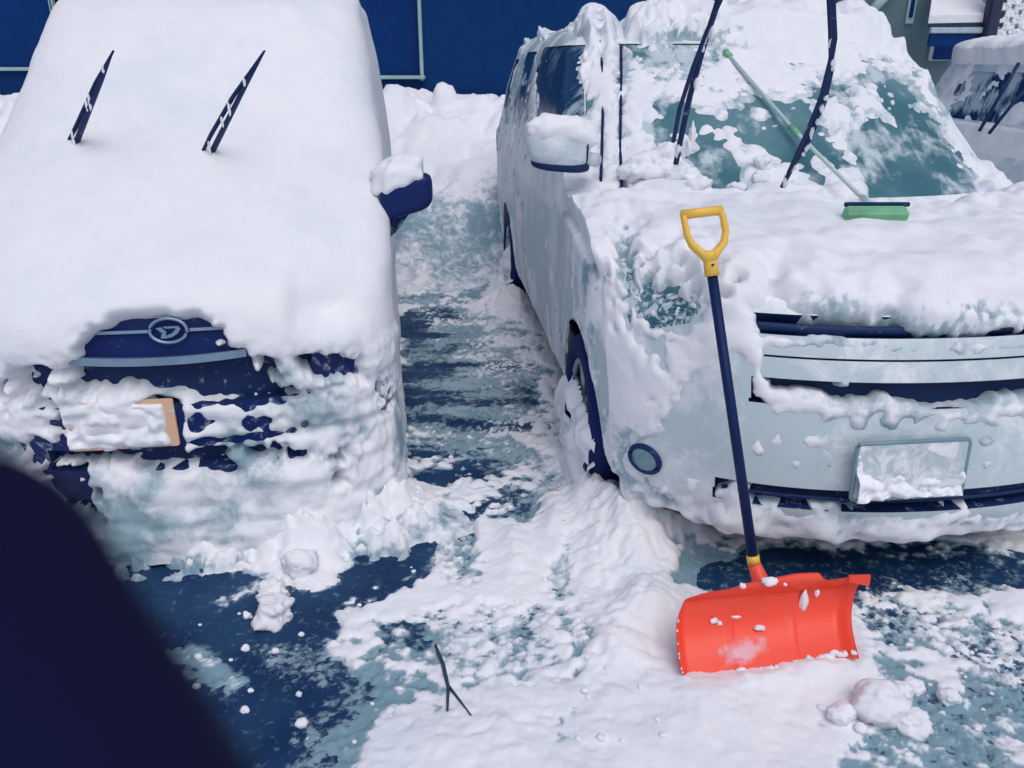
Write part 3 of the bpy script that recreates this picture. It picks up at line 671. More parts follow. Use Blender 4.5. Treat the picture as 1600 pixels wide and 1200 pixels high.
# headlight slit
for s_ in (-1, 1):
    V = []
    for o_ in (.002, .012): V += [kei.surf(s_*x_, z_, o_) for x_, z_ in ((.42, .70), (.45, .78), (.55, .82), (.66, .80), (.69, .72), (.6, .67))]
    mesh_obj('headlight', V, [tuple(range(6, 12))] + [(i, (i+1) % 6, 6+(i+1) % 6, 6+i) for i in range(6)], M['lamp'], kroot, False)
# ---- the snow blanket has its own smooth profile
ks_keys = [(-.01, -.07, .75, .40, 2.4, 3.5), (.10, -.075, .75, .40, 2.6, 3.48), (.24, -.045, .735, .40, 2.8, 3.45), (.36, -.03, .735, .42, 2.8, 3.45), (.56, -.028, .745, .42, 2.8, 3.46), (.66, -.05, .752, .42, 2.8, 3.46), (.80, -.05, .754, .42, 2.9, 3.46), (.90, -.015, .754, .42, 3, 3.46), (.97, .06, .752, .42, 3, 3.46), (1.05, .20, .75, .42, 3, 3.46),
    (1.15, .40, .748, .42, 3, 3.46), (1.30, .67, .735, .42, 3, 3.46), (1.60, 1.02, .69, .42, 3, 3.44), (1.80, 1.28, .65, .42, 3, 3.42), (1.88, 1.48, .65, .42, 3, 3.4), (1.93, 1.8, .56, .4, 2.8, 3.2), (1.95, 2.1, .35, .3, 2.6, 3.0), (1.955, 2.3, .02, .1, 2.5, 2.9)]
ks = Car(KO, R(8), ks_keys, [.007]*7 + [.010]*6 + [.02]*4, nq=(210, 210), ns=(40, 110))
P, Nn = ks.P, ks.N; px, py = ks.pix(P); X, Y, Zc = P[..., 0], P[..., 1], P[..., 2]; up = Nn[..., 2]
nz_ = fbm(P, 8, 4, 161, .55); nz2 = fbm(P, 30, 3, 167, .5); cov = np.full(X.shape, 60.0)
Z4 = (0, 440, 2.5)
bare([(122, 556), (128, 528), (150, 510), (180, 496), (215, 489), (262, 487), (295, 494), (322, 500), (346, 516), (346, 540), (330, 546), (378, 556), (390, 575), (400, 600), (440, 618), (450, 634), (330, 636), (280, 628), (180, 622), (100, 626), (60, 618), (8, 606), (10, 584), (60, 580), (100, 582), (120, 570)], 4, 6, -3)
bare([(110, 570), (380, 575), (400, 600), (490, 622), (440, 628), (330, 628), (285, 626), (110, 622)], 4, 6, 1)
bare([(468, 570), (500, 566), (540, 574), (570, 572), (568, 584), (520, 592), (480, 588)], 3, 4, -5)
bare([(400, 560), (450, 565), (470, 600), (520, 622), (440, 630), (390, 600)], 12, 12, 16)
bare([(585, 600), (612, 596), (612, 632), (590, 622)], 8, 10, 2)
bare([(278, 660), (310, 653), (335, 660), (330, 672), (300, 678)], 4, 6, 7); bare([(385, 658), (440, 656), (442, 671), (388, 672)], 3, 5, 4); bare([(300, 664), (480, 662), (560, 668), (480, 674), (300, 672)], 5, 8, 10)
bare([(96, 702), (150, 706), (240, 704), (300, 716), (340, 712), (360, 734), (300, 732), (220, 730), (150, 720), (110, 718)], 5, 8, -5)
bare([(20, 700), (100, 700), (110, 724), (60, 728)], 8, 10, -3); bare([(370, 705), (480, 708), (560, 716), (480, 724), (380, 720)], 5, 8, 3)
bare([(60, 664), (116, 660), (116, 674), (60, 672)], 4, 8, 2)
bare([(0, 600), (60, 606), (100, 640), (60, 645), (0, 630)], 14, 12, 18); bare([(60, 735), (145, 745), (148, 830), (60, 830)], 8, 8, 4)
bare([(524, 742), (538, 744), (550, 758), (526, 762)], 2, 4, 0); bare([(560, 672), (572, 672), (572, 684), (562, 684)], 4, 5, 2)
snowed([(66, 596), (100, 594), (102, 608), (70, 610)], 3, 4)
# the plate stands clear of the snow on its right-hand side
bare([(205, 630), (284, 630), (284, 704), (262, 704), (255, 670)], 3, 3, 6)
T = .0 * X + 1
dent = .075 * np.exp(-(((px - 520) / 75) ** 2 + ((py - 470) / 60) ** 2)) * sst(430, 470, px) 
low = sst(.80, .62, Zc) * (Y < .5)
t = -.12 * sst(4, -10, cov) * 1.0 - .02 * np.exp(-np.maximum(cov, 0) / 12) - dent
cov = blur(cov, 2, 2, 1)
t = t + .020 * fbm(P, 1.3, 2, 201) + .004 * fbm(P, 8, 3, 205) + low * (.012 * nz_ + .0015 * nz2 + .008 * crumbs(P, 14, 4, .45))
t = t + .008 * sst(.42, .25, Zc) * (Y < .5) * (1 + 3 * fbm(P, 4, 3, 88)) - .028 * np.exp(-((Zc - .43 - .02 * fbm(P * np.array([1, 1, 0]), 3, 2, 9)) / .012) ** 2) * low * 1.0 - .03 * np.exp(-((Zc - .57) / .012) ** 2) * (X > -.1) * low * (nz_ > -.1)
t = t + low * .008 * fbm(P * np.array([1, 1, 4.5]), 5, 3, 207); t = blur(t, 1, 1, 1)
S = P + Nn * t[..., None]
mesh_obj('snow_cover', S, quads(*X.shape, (fmean(cov) > -8) & (fmean(Zc) > -.02)), M['car_snow'], kroot, attr=.7 - low * (.64 - .5 * fbm(P, 3, 4, 77)))
# ---- wipers raised out of the snow
for arm, blade, bl in (([(103, 228, 3.02), (118, 200, 2.98), (150, 130, 2.87), (177, 80, 2.78)], [(118, 226, 3.0), (134, 185, 2.93), (158, 125, 2.84), (177, 79, 2.77)], 1), ([(313, 244, 3.02), (330, 210, 2.97), (365, 150, 2.88), (413, 80, 2.76)], [(330, 240, 3.01), (350, 200, 2.94), (385, 130, 2.84), (414, 79, 2.75)], 0)):
    A_ = [kei.local(at_y(*p_)) for p_ in arm]; B_ = [kei.local(at_y(*p_)) for p_ in blade]
    b = MB(); b.tube(A_, [.006, .0085, .0085, .004], 8, .8); o = b.build('wiper', M['black_plastic'], kroot, True)
    b = MB(); b.tube(B_, [.013, .012, .010, .003], 8, .6); b.build('wiper_blade', M['black_plastic'], o, True)
    cs = []
    for k in range(4):
        f_ = (.12, .40, .52, .72)[k] + .06*bl*(k % 2); i_ = f_*3; j = int(i_); p_ = B_[j].lerp(B_[j+1], i_-j).lerp(A_[j].lerp(A_[j+1], i_-j), .5)
        dd = (B_[3]-B_[0]).normalized(); cs.append((tuple(p_ + Vector((0, -.012, 0)) + dd*.01*(k % 2)), (.0045, .0045, (.030, .018, .026, .012)[k])))
    clumps('wiper_snow', cs, 14 + bl, 3, M['snow'], o)

# ================================================================== THIRD CAR behind on the right
tk = [(.2, .08, .74, .5, 2.3, 4.3), (.3, .0, .83, .5, 2.3, 4.38), (.6, .0, .85, .5, 2.3, 4.4), (.85, .06, .85, .5, 2.3, 4.4), (.95, .25, .845, .5, 2.4, 4.4), (1.06, .9, .83, .45, 2.6, 4.4), (1.10, 1.0, .82, .42, 2.8, 4.4), (1.55, 1.65, .70, .4, 3, 4.2), (1.63, 1.9, .64, .4, 3, 4.1), (1.66, 2.5, .5, .4, 3, 3.9), (1.67, 2.9, .02, .1, 2.5, 3.3)]
tc = Car((5.12, 4.25), R(4), tk, [.02]*5 + [.01] + [.008]*4, nq=(260, 60), ns=(90, 20))
t3 = empty('parked_car', tc.o, tc.yaw, 'pale car with snow on its roof standing behind the minivan at the right edge', 'car')
P, Nn = tc.P, tc.N; X, Y, Zc = P[..., 0], P[..., 1], P[..., 2]; kx = np.abs(X)/np.maximum(tc.A[:, 2][:, None], .02)
fx, fy, fz, fk = fmean(X), fmean(Y), fmean(Zc), fmean(kx)
tws = (fz > 1.11) & (fz < 1.54) & (fk < .93); tsw = (fk > .985) & (fz > 1.10) & (fz < 1.50) & (fy > 1.65) & (fy < 3.7) & (np.abs(fy - 2.6) > .05)
tar = (fk > .9) & ((np.hypot(fy - .8, fz - .31) < .36) | (np.hypot(fy - 3.45, fz - .31) < .36))
mesh_obj('body', P, quads(*X.shape, ~(tws | tsw | tar)), M['van_paint'], t3, attr=.1 + .2*fbm(P, 3, 3, 4))
mesh_obj('rear_window', P - Nn*.006, quads(*X.shape, tws & (fy >= 2.4)), M['dark_glass'], t3, attr=0*X)
mesh_obj('windscreen', P - Nn*.006, quads(*X.shape, tws & (fy < 2.4)), M['dark_glass'], t3, attr=.10 + .7*fbm(P*np.array([1,1,.5]), 5, 4, 8))
for s_ in (-1, 1): mesh_obj('side_window', P - Nn*.006, quads(*X.shape, tsw & (fx*s_ > 0)), M['dark_glass'], t3, attr=.1 + .4*fbm(P, 4, 4, 8))
b = MB(); b.box((0, 2.2, .2), (1.45, 3.6, .06)); b.build('underbody', M['interior'], t3)
for x_, y_ in ((-.74, .8), (.74, .8), (-.74, 3.45), (.74, 3.45)): wheel(t3, x_, y_, .31, .19, False)
t = -.01 + (.02 + .13) * sst(1.54, 1.60, Zc + .02*fbm(P, 5, 3, 3)) + .045 * sst(.8, .97, Zc) * sst(1.10, 1.05, Zc) + .02*fbm(P, 5, 3, 33)*(Zc > .9)
t = np.where((Zc > 1.10) & (Zc < 1.56), -.012 + .04 * np.clip(fbm(P, 4, 4, 5) - .03, 0, 1), t)
S = P + (Nn*.7 + np.array([0, 0, .3])*(Nn[..., 2] > .3)[..., None]) * t[..., None]
mesh_obj('snow_cover', S, quads(*X.shape, fmean(t) > -.004), M['snow'], t3)
b = MB()
for a_ in ([(1530, 205), (1562, 150), (1592, 98)], [(1545, 209), (1580, 165), (1620, 120)]): b.tube([tc.local(at_y(*p_, 5.0)) for p_ in a_], .010, 8)
b.build('wiper', M['black_plastic'], t3, True)

# ================================================================== GROUND
xs = np.concatenate([np.linspace(-14, -2.5, 60)[:-1], np.arange(-2.5, 2.4, .0085), np.linspace(2.4, 14, 60)[1:]])
ys = np.concatenate([np.linspace(-6, .9, 30)[:-1], np.arange(.9, 3.3, .0075), np.arange(3.3, 6.2, .02), np.linspace(6.2, 16, 50)[1:]])
GX, GY = np.meshgrid(xs, ys); G0 = np.stack([GX, GY, 0*GX], -1); gpx, gpy = proj(G0 + np.array([0, 0, .02]))
near = (GY > 1.0) & (GY < 6.5)
n1 = fbm(G0, 4.0, 5, 301, .6); n2 = fbm(G0, 22, 4, 305, .6); n3 = fbm(G0, 60, 3, 309, .6)
C = np.full(GX.shape, .95)
def gset(poly, val, soft=22, amp=24, fine=16):
    global C
    d = psd(gpx, gpy, poly) + amp * n1 * 1.6 + fine * n2 * 1.6
    k = sst(soft, -soft, d); C = C * (1 - k) + val * k
gset([(140, 845), (200, 862), (330, 872), (370, 890), (470, 900), (560, 872), (625, 850), (640, 835), (700, 815), (735, 830), (700, 870), (665, 900), (640, 925), (590, 930), (530, 955), (520, 1005), (560, 1040), (600, 1070), (575, 1120), (540, 1160), (530, 1260), (0, 1260), (0, 800)], -.15)
gset([(618, 430), (760, 430), (850, 560), (872, 700), (860, 765), (760, 735), (620, 740)], .42, 40, 30, 24)
gset([(620, 460), (700, 470), (760, 500), (800, 560), (800, 640), (740, 665), (620, 665)], .40, 40, 40, 20)
gset([(618, 500), (680, 510), (720, 570), (700, 640), (618, 645)], .02, 18, 30, 14)
gset([(690, 580), (760, 590), (840, 615), (840, 632), (700, 632)], .15, 8, 10, 8)
gset([(625, 700), (680, 705), (720, 745), (690, 760), (640, 752)], .10, 14, 20, 10)
gset([(750, 740), (800, 722), (830, 740), (860, 790), (840, 830), (780, 790)], .25, 20, 30, 24)
gset([(640, 930), (760, 920), (900, 960), (930, 1060), (830, 1090), (620, 1040), (560, 1000)], .50, 26, 40, 30)
gset([(850, 850), (900, 860), (900, 920), (860, 910)], .10, 12, 16, 14)
gset([(880, 1000), (930, 990), (940, 1055), (900, 1050)], .15, 10, 20, 14)
gset([(560, 960), (640, 950), (660, 985), (600, 1000)], .15, 12, 22, 16)
gset([(1040, 856), (1100, 850), (1300, 850), (1640, 850), (1640, 930), (1500, 925), (1340, 930), (1200, 930), (1060, 920)], .08, 14, 14, 10)  # bare dark ground below the minivan's front, painting in the shadow under it
gset([(1340, 960), (1420, 925), (1640, 930), (1640, 1120), (1560, 1090), (1440, 1040), (1360, 1000)], .48, 26, 40, 30)
gset([(1300, 1080), (1420, 1020), (1640, 1080), (1640, 1240), (1380, 1240), (1280, 1150)], .50, 26, 40, 34)
gset([(1330, 930), (1420, 920), (1640, 945), (1640, 1010), (1480, 990), (1380, 975)], .46, 20, 26, 20)
gset([(748, 815), (802, 818), (800, 935), (745, 930)], 1.05, 6, 5, 5)
gset([(665, 900), (690, 835), (742, 835), (742, 905)], .55, 12, 10, 8)
# islands of snow on the bare asphalt
gset([(395, 880), (450, 876), (520, 880), (530, 905), (490, 920), (440, 900)], .85, 8, 10, 10)
gset([(262, 1000), (320, 1005), (360, 1030), (395, 1065), (360, 1080), (310, 1050), (270, 1030)], .62, 12, 14, 16)
gset([(330, 935), (400, 900), (425, 898), (400, 915), (345, 940)], .5, 4, 4, 4)
gset([(560, 985), (700, 1060), (560, 1100)], .55, 14, 20, 20)
gset([(380, 985), (520, 1000), (540, 1060), (430, 1070)], .32, 18, 24, 24)
gset([(470, 1120), (560, 1080), (560, 1200), (470, 1200)], .38, 18, 24, 24)
gset([(900, 790), (1000, 860), (1060, 960), (1060, 1060), (1340, 1030), (1400, 1100), (1200, 1250), (560, 1250), (600, 1130), (740, 1090), (950, 1070), (930, 950), (895, 880)], 1.0, 18, 26, 16)
C = np.where(near & (gpx > -200) & (gpx < 1900), C, .9)
C = blur(C, 1, 1, 1) + .16 * n3 * np.exp(-((C - .42) / .28) ** 2)
aisle = sst(30, -30, psd(gpx, gpy, [(618, 400), (770, 400), (850, 560), (872, 700), (850, 765), (760, 735), (620, 745)]) + 30*n1)
streak = .6 * fbm(G0 * np.array([1.2, 5, 1]), 1.5, 5, 341) + .5 * fbm(G0, 3, 4, 343)
C = C + (.14 * n1 + .16 * n2 + .08 * n3) * (1 - .75 * aisle) + aisle * .10 * streak
Hs = .014 * sst(.42, .95, C) + .004 * sst(.40, .46, C) - .006 * sst(.42, .34, C)
Hs = Hs + sst(.45, .8, C) * (.014 * np.clip(fbm(G0, 3.2, 3, 321), -.3, 1) + .003 * n2)
cr = crumbs(G0, 14, 5, .35) * .016 + crumbs(G0, 42, 6, .45) * .009
dens = np.clip(.35 + 1.8 * fbm(G0, 1.6, 3, 333), 0, 1)
Hs = Hs + cr * (sst(.38, .55, C) * (.10 + .55 * dens * dens)) + (.0)
Hs = Hs + .012 * sst(.47, .55, crumbs(G0, 44, 9, .35)) * sst(.1, .35, C) * (C < .5)
def mound(px_, py_, rx, ry, h, rot=0, z0=.03):
    global Hs
    p_ = at_z(px_, py_, z0); dx, dy = GX - p_.x, GY - p_.y; c_, s_ = math.cos(rot), math.sin(rot)
    u, v = (dx*c_ + dy*s_)/rx, (-dx*s_ + dy*c_)/ry
    Hs = Hs + h * np.exp(-(u*u + v*v)) * (1 + .5 * n1 + .10 * n2)
kc = lambda x_, y_: tuple(kei.world(np.array([x_, y_, 0]))[:2])
# snow banked against the compact car's bumper
lx = (G0 - np.array(kei.o)) @ kei.Rm
Hs = Hs + np.clip(.04 + .10*n1 + .015*n2, 0, 1) * sst(-.19, -.03, lx[..., 1]) * sst(.95, .70, np.abs(lx[..., 0])) * sst(.4, .1, lx[..., 1]) * sst(.0, .3, C)
mound(640, 790, .16, .10, .05); mound(540, 815, .16, .07, .05); mound(430, 835, .13, .05, .03); mound(690, 810, .13, .06, .03); mound(610, 745, .05, .16, .08); mound(575, 825, .2, .05, .04)

# pile along the minivan's wheel and bumper corner
mound(935, 800, .14, .30, .09, R(-8)); mound(905, 730, .05, .22, .06); mound(985, 880, .14, .16, .07); mound(1010, 950, .12, .10, .06); mound(955, 1000, .10, .14, .05)
mound(1060, 825, .16, .10, .07); mound(950, 795, .10, .16, .10); mound(1010, 835, .14, .10, .09); mound(800, 462, .18, .55, .16); mound(860, 800, .05, .2, .03)
# snow the shovel stands in
mound(1260, 1050, .22, .05, .035, R(10)); mound(1110, 1085, .2, .08, .025); mound(800, 850, .05, .18, .04); mound(760, 1150, .35, .15, .03)
back = sst(6.0, 8.2, GY) * .5
Hs = Hs + np.where(GY > 6, back*0, 0)
GA = np.where(near, -.16 + .72 * sst(.40, .98, C + .15*n1) + .36 * fbm(G0, 2.3, 4, 351) + .12 * n2 + .35 * sst(.03, .10, Hs), .2)
mesh_obj('ground_snow', np.stack([GX, GY, Hs], -1), quads(*GX.shape, fmean(Hs) > -.0055), M['slush'], attr=GA)
tag(bpy.data.objects['ground_snow'], kind='stuff')
fr = np.clip(C, 0, .8) * .62 - .13 + .05 * n2 + aisle * (.06 + .45 * streak)
st = 3
gs = mesh_obj('ground', np.stack([GX, GY, 0*GX + .0015*n2], -1)[::1], quads(*GX.shape), M['asphalt'], attr=fr); tag(gs, kind='structure')
far = mesh_obj('far_ground', [(-150, -60, -.03), (150, -60, -.03), (150, 260, -.03), (-150, 260, -.03)], [(0, 1, 2, 3)], M['packed']); tag(far, kind='structure')

# snow bank behind the gap between the cars
bx, by = np.meshgrid(np.arange(-5.5, 3.2, .025), np.arange(5.3, 8.9, .025)); B0 = np.stack([bx, by, 0*bx], -1)
h = 1.24 * sst(5.5, 8.0, by + .3*fbm(B0, .8, 3, 5)) ** .9 + .10*fbm(B0, 2.2, 4, 8)*sst(5.6, 6.6, by) + .05*crumbs(B0, 5, 4, .5)*sst(6.4, 7.6, by) + .06*crumbs(B0, 9, 12, .4)*sst(6, 7.6, by)
for a_, b_, r_, hh in ((694, 7.9, .12, .13), (600, 7.8, .3, .08), (620, 7.8, .12, .06), (655, 7.8, .10, .03)):
    q_ = at_y(a_, 145, b_); h = h + hh * sst(1.1, .7, np.hypot(bx - q_.x, by - q_.y)/r_)
h = np.minimum(h, 1.5) * sst(3.1, 2.0, bx) - .01
bk = mesh_obj('snow_bank', np.stack([bx, by, h], -1), quads(*bx.shape), M['slush'], attr=-.04 + .5*sst(.4, 1.1, h) + .3*fbm(B0, 1.5, 3, 44)); tag(bk, kind='structure')

# ================================================================== loose lumps of snow
def lump(p_, r_, seed, label, group=None, sq=.75):
    V, Fq = clump_mesh([((0, 0, r_*sq*.7), (r_, r_*.85, r_*sq))], seed, 4 if r_ > .02 else 3, .85 if 'jagged' in label else .32)
    o = mesh_obj('snow_lump', V, Fq, M['snow_smooth']); o.location = p_; return tag(o, label, 'snow lump', group)
GRP = 'loose snow lumps on the ground'
def gh(p_):  # ground height
    i = int(np.searchsorted(xs, p_.x)); j = int(np.searchsorted(ys, p_.y)); return max(float(Hs[j, i]), 0)
for k, (a_, b_, r_, lb) in enumerate([
    (427, 935, .050, 'jagged white snow chunk on dark asphalt, upper one of the touching pair'), (428, 962, .056, 'widest jagged snow chunk on dark asphalt, lower one of the touching pair'),
    (470, 895, .058, 'crumbly snow heap on asphalt behind the touching pair of chunks'),
    (197, 857, .026, 'oval snow lump alone on dark asphalt beside the gloved finger'), (472, 1127, .016, 'small round snow lump on dark asphalt nearest the bottom left'),
    (382, 1106, .013, 'small snow lump lying on dark asphalt close to the gloved finger'), (430, 1014, .012, 'small snow lump on asphalt right of its twin near the patch'),
    (383, 1010, .014, 'small snow lump at the edge of the thin snow patch'), (387, 960, .014, 'small snow lump left of the jagged pair of chunks'),
    (1313, 1125, .036, 'rounded snow lump left of the large lump in the lower right'), (1370, 1118, .068, 'largest rounded snow lump in the lower right, in front of the shovel'),
    (1403, 1092, .038, 'snow lump touching the back of the largest lump at lower right'), (1427, 1075, .030, 'snow lump behind the others in the lower right cluster'),
    (1481, 1093, .030, 'round snow lump lying apart, rightmost in the lower right'), (1425, 1135, .045, 'lumpy snow chunk right of the largest lump at lower right'),
    (1345, 1142, .018, 'small snow lump between the bigger ones at lower right'), (1283, 1110, .014, 'tiny snow lump leftmost of the cluster below the shovel')]):
    p_ = at_z(a_, b_, .01); p_.z = gh(p_) - .004; lump(p_, r_, 40 + k, lb, GRP)
rr = random.Random(11)
for k in range(60):
    a_, b_ = rr.choice([(rr.uniform(300, 620), rr.uniform(860, 1190)), (rr.uniform(640, 900), rr.uniform(700, 1000)), (rr.uniform(1350, 1590), rr.uniform(960, 1180)), (rr.uniform(900, 1050), rr.uniform(1040, 1180))])
    p_ = at_z(a_, b_, .01); p_.z = gh(p_) - .001
    lump(p_, rr.uniform(.004, .011), 70 + k % 9, 'tiny loose crumb of snow scattered on the ground', 'tiny snow crumbs on the ground')

# twig
tw = [at_z(680, 1000, .03), at_z(692, 1035, .035), at_z(700, 1070, .035), at_z(699, 1112, .03)]
for p_ in tw: p_.z = gh(p_) + .004
b = MB(); b.tube(tw, [.004, .006, .005, .003], 8)
t2 = [at_z(701, 1072, .03), at_z(718, 1092, .03), at_z(736, 1122, .03)]
for p_ in t2: p_.z = gh(p_) + .004
b.tube(t2, [.004, .0035, .002], 8); t0 = b.build('twig', M['twig'], None, True); tag(t0, 'thin dark forked twig lying on the trampled snow', 'twig')

# ================================================================== SHOVEL
BL, BR = at_z(1062, 1064, .02), at_z(1334, 1026, .035)
TLp, TRp = at_y(1058, 925, BL.y + .12), at_y(1336, 902, BR.y + .14)
sr = empty('snow_shovel', (BL + BR) / 2, 0, 'orange-red snow shovel with yellow grip leaning upright against the white minivan', 'shovel')
O = Vector(sr.location); L = lambda p_: Vector(p_) - O
na, nb = 90, 44
a = np.linspace(0, 1, na)[None, :]; bb = np.linspace(0, 1, nb)[:, None]
bl, br, tl, tr = [np.array(v) for v in (BL, BR, TLp, TRp)]
# outline: rounded left corners, top edge with a raised middle step and a small ear at the right
top = 1 + .0*a
topn = np.interp(a, [0, .03, .08, .14, .24, .30, .48, .62, .74, .765, .80, .93, 1.0], [.80, .92, .965, .99, 1.0, 1.05, 1.10, 1.13, 1.12, 1.05, 1.01, 1.03, 1.03])
left_in = .035*(1 - np.sqrt(np.clip(1 - (np.clip((bb - .72)/.28, 0, 1))**2, 0, 1))) + .05*(1 - np.sqrt(np.clip(1 - (np.clip((.22 - bb)/.22, 0, 1))**2, 0, 1)))
A2_ = left_in + a * (1 - left_in); B2_ = bb * topn
Q = (bl*(1-A2_)[..., None] + br*A2_[..., None])*(1-B2_)[..., None] + (tl*(1-A2_)[..., None] + tr*A2_[..., None])*B2_[..., None]
nrm = np.cross(br - bl, tl - bl); nrm /= np.linalg.norm(nrm)
if nrm[1] > 0: nrm = -nrm       # toward the viewer
scoop = -.045*np.sin(np.pi*np.clip(B2_, 0, 1))*1.0 + .03*sst(.85, 1.08, B2_) + .030*sst(.93, 1.0, A2_) + .030*sst(.06, 0, A2_)
scoop = scoop + .006*np.exp(-((A2_ - .32)/.012)**2)*(B2_ < .85) + .004*np.exp(-((A2_ - .68)/.012)**2)*(B2_ < .85) + .012*sst(.88, .92, B2_)*sst(.04, .1, A2_)*sst(.99, .9, A2_)
Q = Q + nrm*scoop[..., None]
V1 = (Q - np.array(O)).reshape(-1, 3); V2 = (Q - nrm*.005 - np.array(O)).reshape(-1, 3)
q1 = quads(nb, na); i = np.arange(nb*na).reshape(nb, na); per = np.concatenate([i[0, :], i[1:, -1], i[-1, -2::-1], i[-2:0:-1, 0]]); nn = nb*na
rim = np.stack([per, np.roll(per, -1), np.roll(per, -1)+nn, per+nn], -1)
Fq = np.concatenate([q1, q1[:, ::-1]+nn, rim])
frst = np.concatenate([(.05 - .1 + .34*np.exp(-(((A2_-.42)/.16)**2 + ((B2_-.22)/.18)**2))).ravel()]*2)
bld = mesh_obj('blade', np.concatenate([V1, V2]), Fq, M['orange'], sr, attr=frst)
ear = MB(); er = Q[-1, -1]; 
ear.prism([(-.05, -.012), (.006, -.026), (.010, -.022), (.010, .008), (-.05, .006)], Matrix.Translation(L(er)) @ Matrix.Rotation(R(86), 4, 'X'), .008); ear.build('blade_lip', M['orange'], bld).data.attributes.new('frost', 'FLOAT', 'POINT')
def on_blade(u, v, h): 
    j, i_ = int(v*(nb-1)), int(u*(na-1)); return Q[j, i_] + nrm*h - np.array(O)
cs = [(on_blade(.735, .66, .006), (.011, .006, .048)), (on_blade(.80, .83, .004), (.007, .004, .012)), (on_blade(.23, .62, .005), (.012, .005, .009)), (on_blade(.35, .60, .004), (.013, .004, .005)), (on_blade(.49, .44, .008), (.017, .008, .008)), (on_blade(.26, .58, .004), (.006, .004, .008)), (on_blade(.30, 1.0, .01), (.008, .008, .008)), (on_blade(.56, .92, .01), (.005, .004, .006)), (on_blade(.45, .98, .012), (.02, .012, .012))]
for k in range(26):
    u = .30 + .68*k/25 ; cs.append((on_blade(u, .0 + .03*rr.random() + .05*sst(.55, .9, np.array(u)), .004), (rr.uniform(.006, .014), .008, rr.uniform(.004, .011))))
for k in range(7): cs.append((on_blade(.0, (.15, .2, .34, .38, .52, .71, .84)[k], .006), (.002, .003, rr.uniform(.002, .007))))
clumps('blade_snow', cs, 22, 3, M['snow'], bld)
s0 = at_y(1188, 905, 1.93); s1 = at_y(1176, 868, 1.945); g0 = at_y(1112, 425, 2.22)
ax = (g0 - s1).normalized()
b = MB(); b.tube([L(s1 - ax*.01), L(s1.lerp(g0, .5)), L(g0)], .0148, 20); b.build('shaft', M['shaft'], sr, True)
b = MB(); b.tube([L(s0 - ax*.02 + Vector(nrm)*.0), L(s0), L(s1 - ax*.022)], [.034, .023, .018], 16); sk = b.build('socket', M['orange'], sr, True); sk.data.attributes.new('frost', 'FLOAT', 'POINT')
b = MB(); b.tube([L(s1 - ax*.024), L(s1)], .0185, 18); b.build('collar', M['yellow'], sr, True)
# ribs from socket to blade
b = MB(); b.tube([L(s0 + ax*.01), L(s0 - ax*.02 + Vector((.03, 0, -.005))), L(s0 - ax*.03 + Vector((.055, -.01, 0)))], [.010, .009, .005], 8)
b.tube([L(s0 + ax*.01), L(s0 - ax*.02 + Vector((-.03, 0, -.005))), L(s0 - ax*.03 + Vector((-.06, -.01, -.01)))], [.010, .009, .005], 8); r2 = b.build('socket_rib', M['orange'], sr, True); r2.data.attributes.new('frost', 'FLOAT', 'POINT')
# D-grip
sx_ = Vector((1, .03, 0)).normalized(); sx_ = (sx_ - ax*sx_.dot(ax)).normalized(); fr_ = sx_.cross(ax)
G = lambda u, v: L(g0 + sx_*u + ax*v)
b = MB()
b.tube([G(0, -.012), G(0, .02), G(0, .045)], [.021, .020, .019], 14)
b.tube([G(0, .030), G(-.022, .058), G(-.044, .082), G(-.054, .112), G(-.056, .155), G(-.057, .178)], [.016, .013, .0115, .010, .0095, .0095], 10, 1.3, up=tuple(fr_))
b.tube([G(0, .030), G(.022, .054), G(.046, .076), G(.056, .108), G(.054, .150), G(.048, .175)], [.016, .013, .0115, .010, .0095, .0095], 10, 1.3, up=tuple(fr_))
b.tube([G(-.022, .055), G(.0, .045), G(.022, .052)], [.013, .015, .013], 10, 1.2, up=tuple(fr_))
b.tube([G(-.062, .172), G(0, .170), G(.054, .168)], .0125, 14, 1.1)
b.build('grip', M['yellow'], sr, True)
b = MB(); b.tube([G(0, .018) - fr_*.0, G(0, .018) - fr_*.024], .004, 8); b.tube([G(0, .018), G(0, .018) + fr_*.024], .004, 8); b.build('rivet', M['twig'], sr)

# ================================================================== SNOW BRUSH on the windscreen
h0, h1, h2 = van.hit(1138, 86), van.hit(1245, 208), van.hit(1352, 314)
def W_(v, o_):
    p_ = Vector(van.world(np.array(v))); return p_ + (Vector((0, 0, CZ)) - p_).normalized() * o_
ss = empty('snow_brush', W_(h1, .03), 0, 'pale long-handled snow brush with green head lying across the minivan windscreen', 'snow brush')
O = Vector(ss.location)
a0, a1, a2 = W_(h0, .04) - O, W_(h1, .07) - O, W_(h2, .22) - O
dd = (a2 - a0).normalized()
b = MB(); b.tube([a0, a1, a2], .0082, 12); b.build('handle', M['pole'], ss, True)
b = MB(); b.tube([a1 - dd*.05, a1 + dd*.015], .013, 12); b.build('foam_grip', M['green'], ss, True)
b = MB(); b.tube([a0 - dd*.03, a0 + dd*.015], .015, 12); b.build('handle_end', M['green'], ss, True)
hc = at_y(1368, 334, (W_(h2, .0)).y - .42) - O
b = MB(); b.box(hc + Vector((0, 0, -.004)), (.215, .05, .05), Matrix.Rotation(R(25), 3, 'X')); b.build('head', M['green'], ss)
b = MB(); b.box(hc + Vector((.005, .012, .030)), (.225, .012, .014), Matrix.Rotation(R(25), 3, 'X')); b.build('squeegee_blade', M['black_plastic'], ss).data.attributes.new('frost', 'FLOAT', 'POINT')
b = MB(); b.tube([a2 - dd*.02, hc + Vector((0, 0, .01))], .013, 10); b.build('head_joint', M['pole'], ss, True)

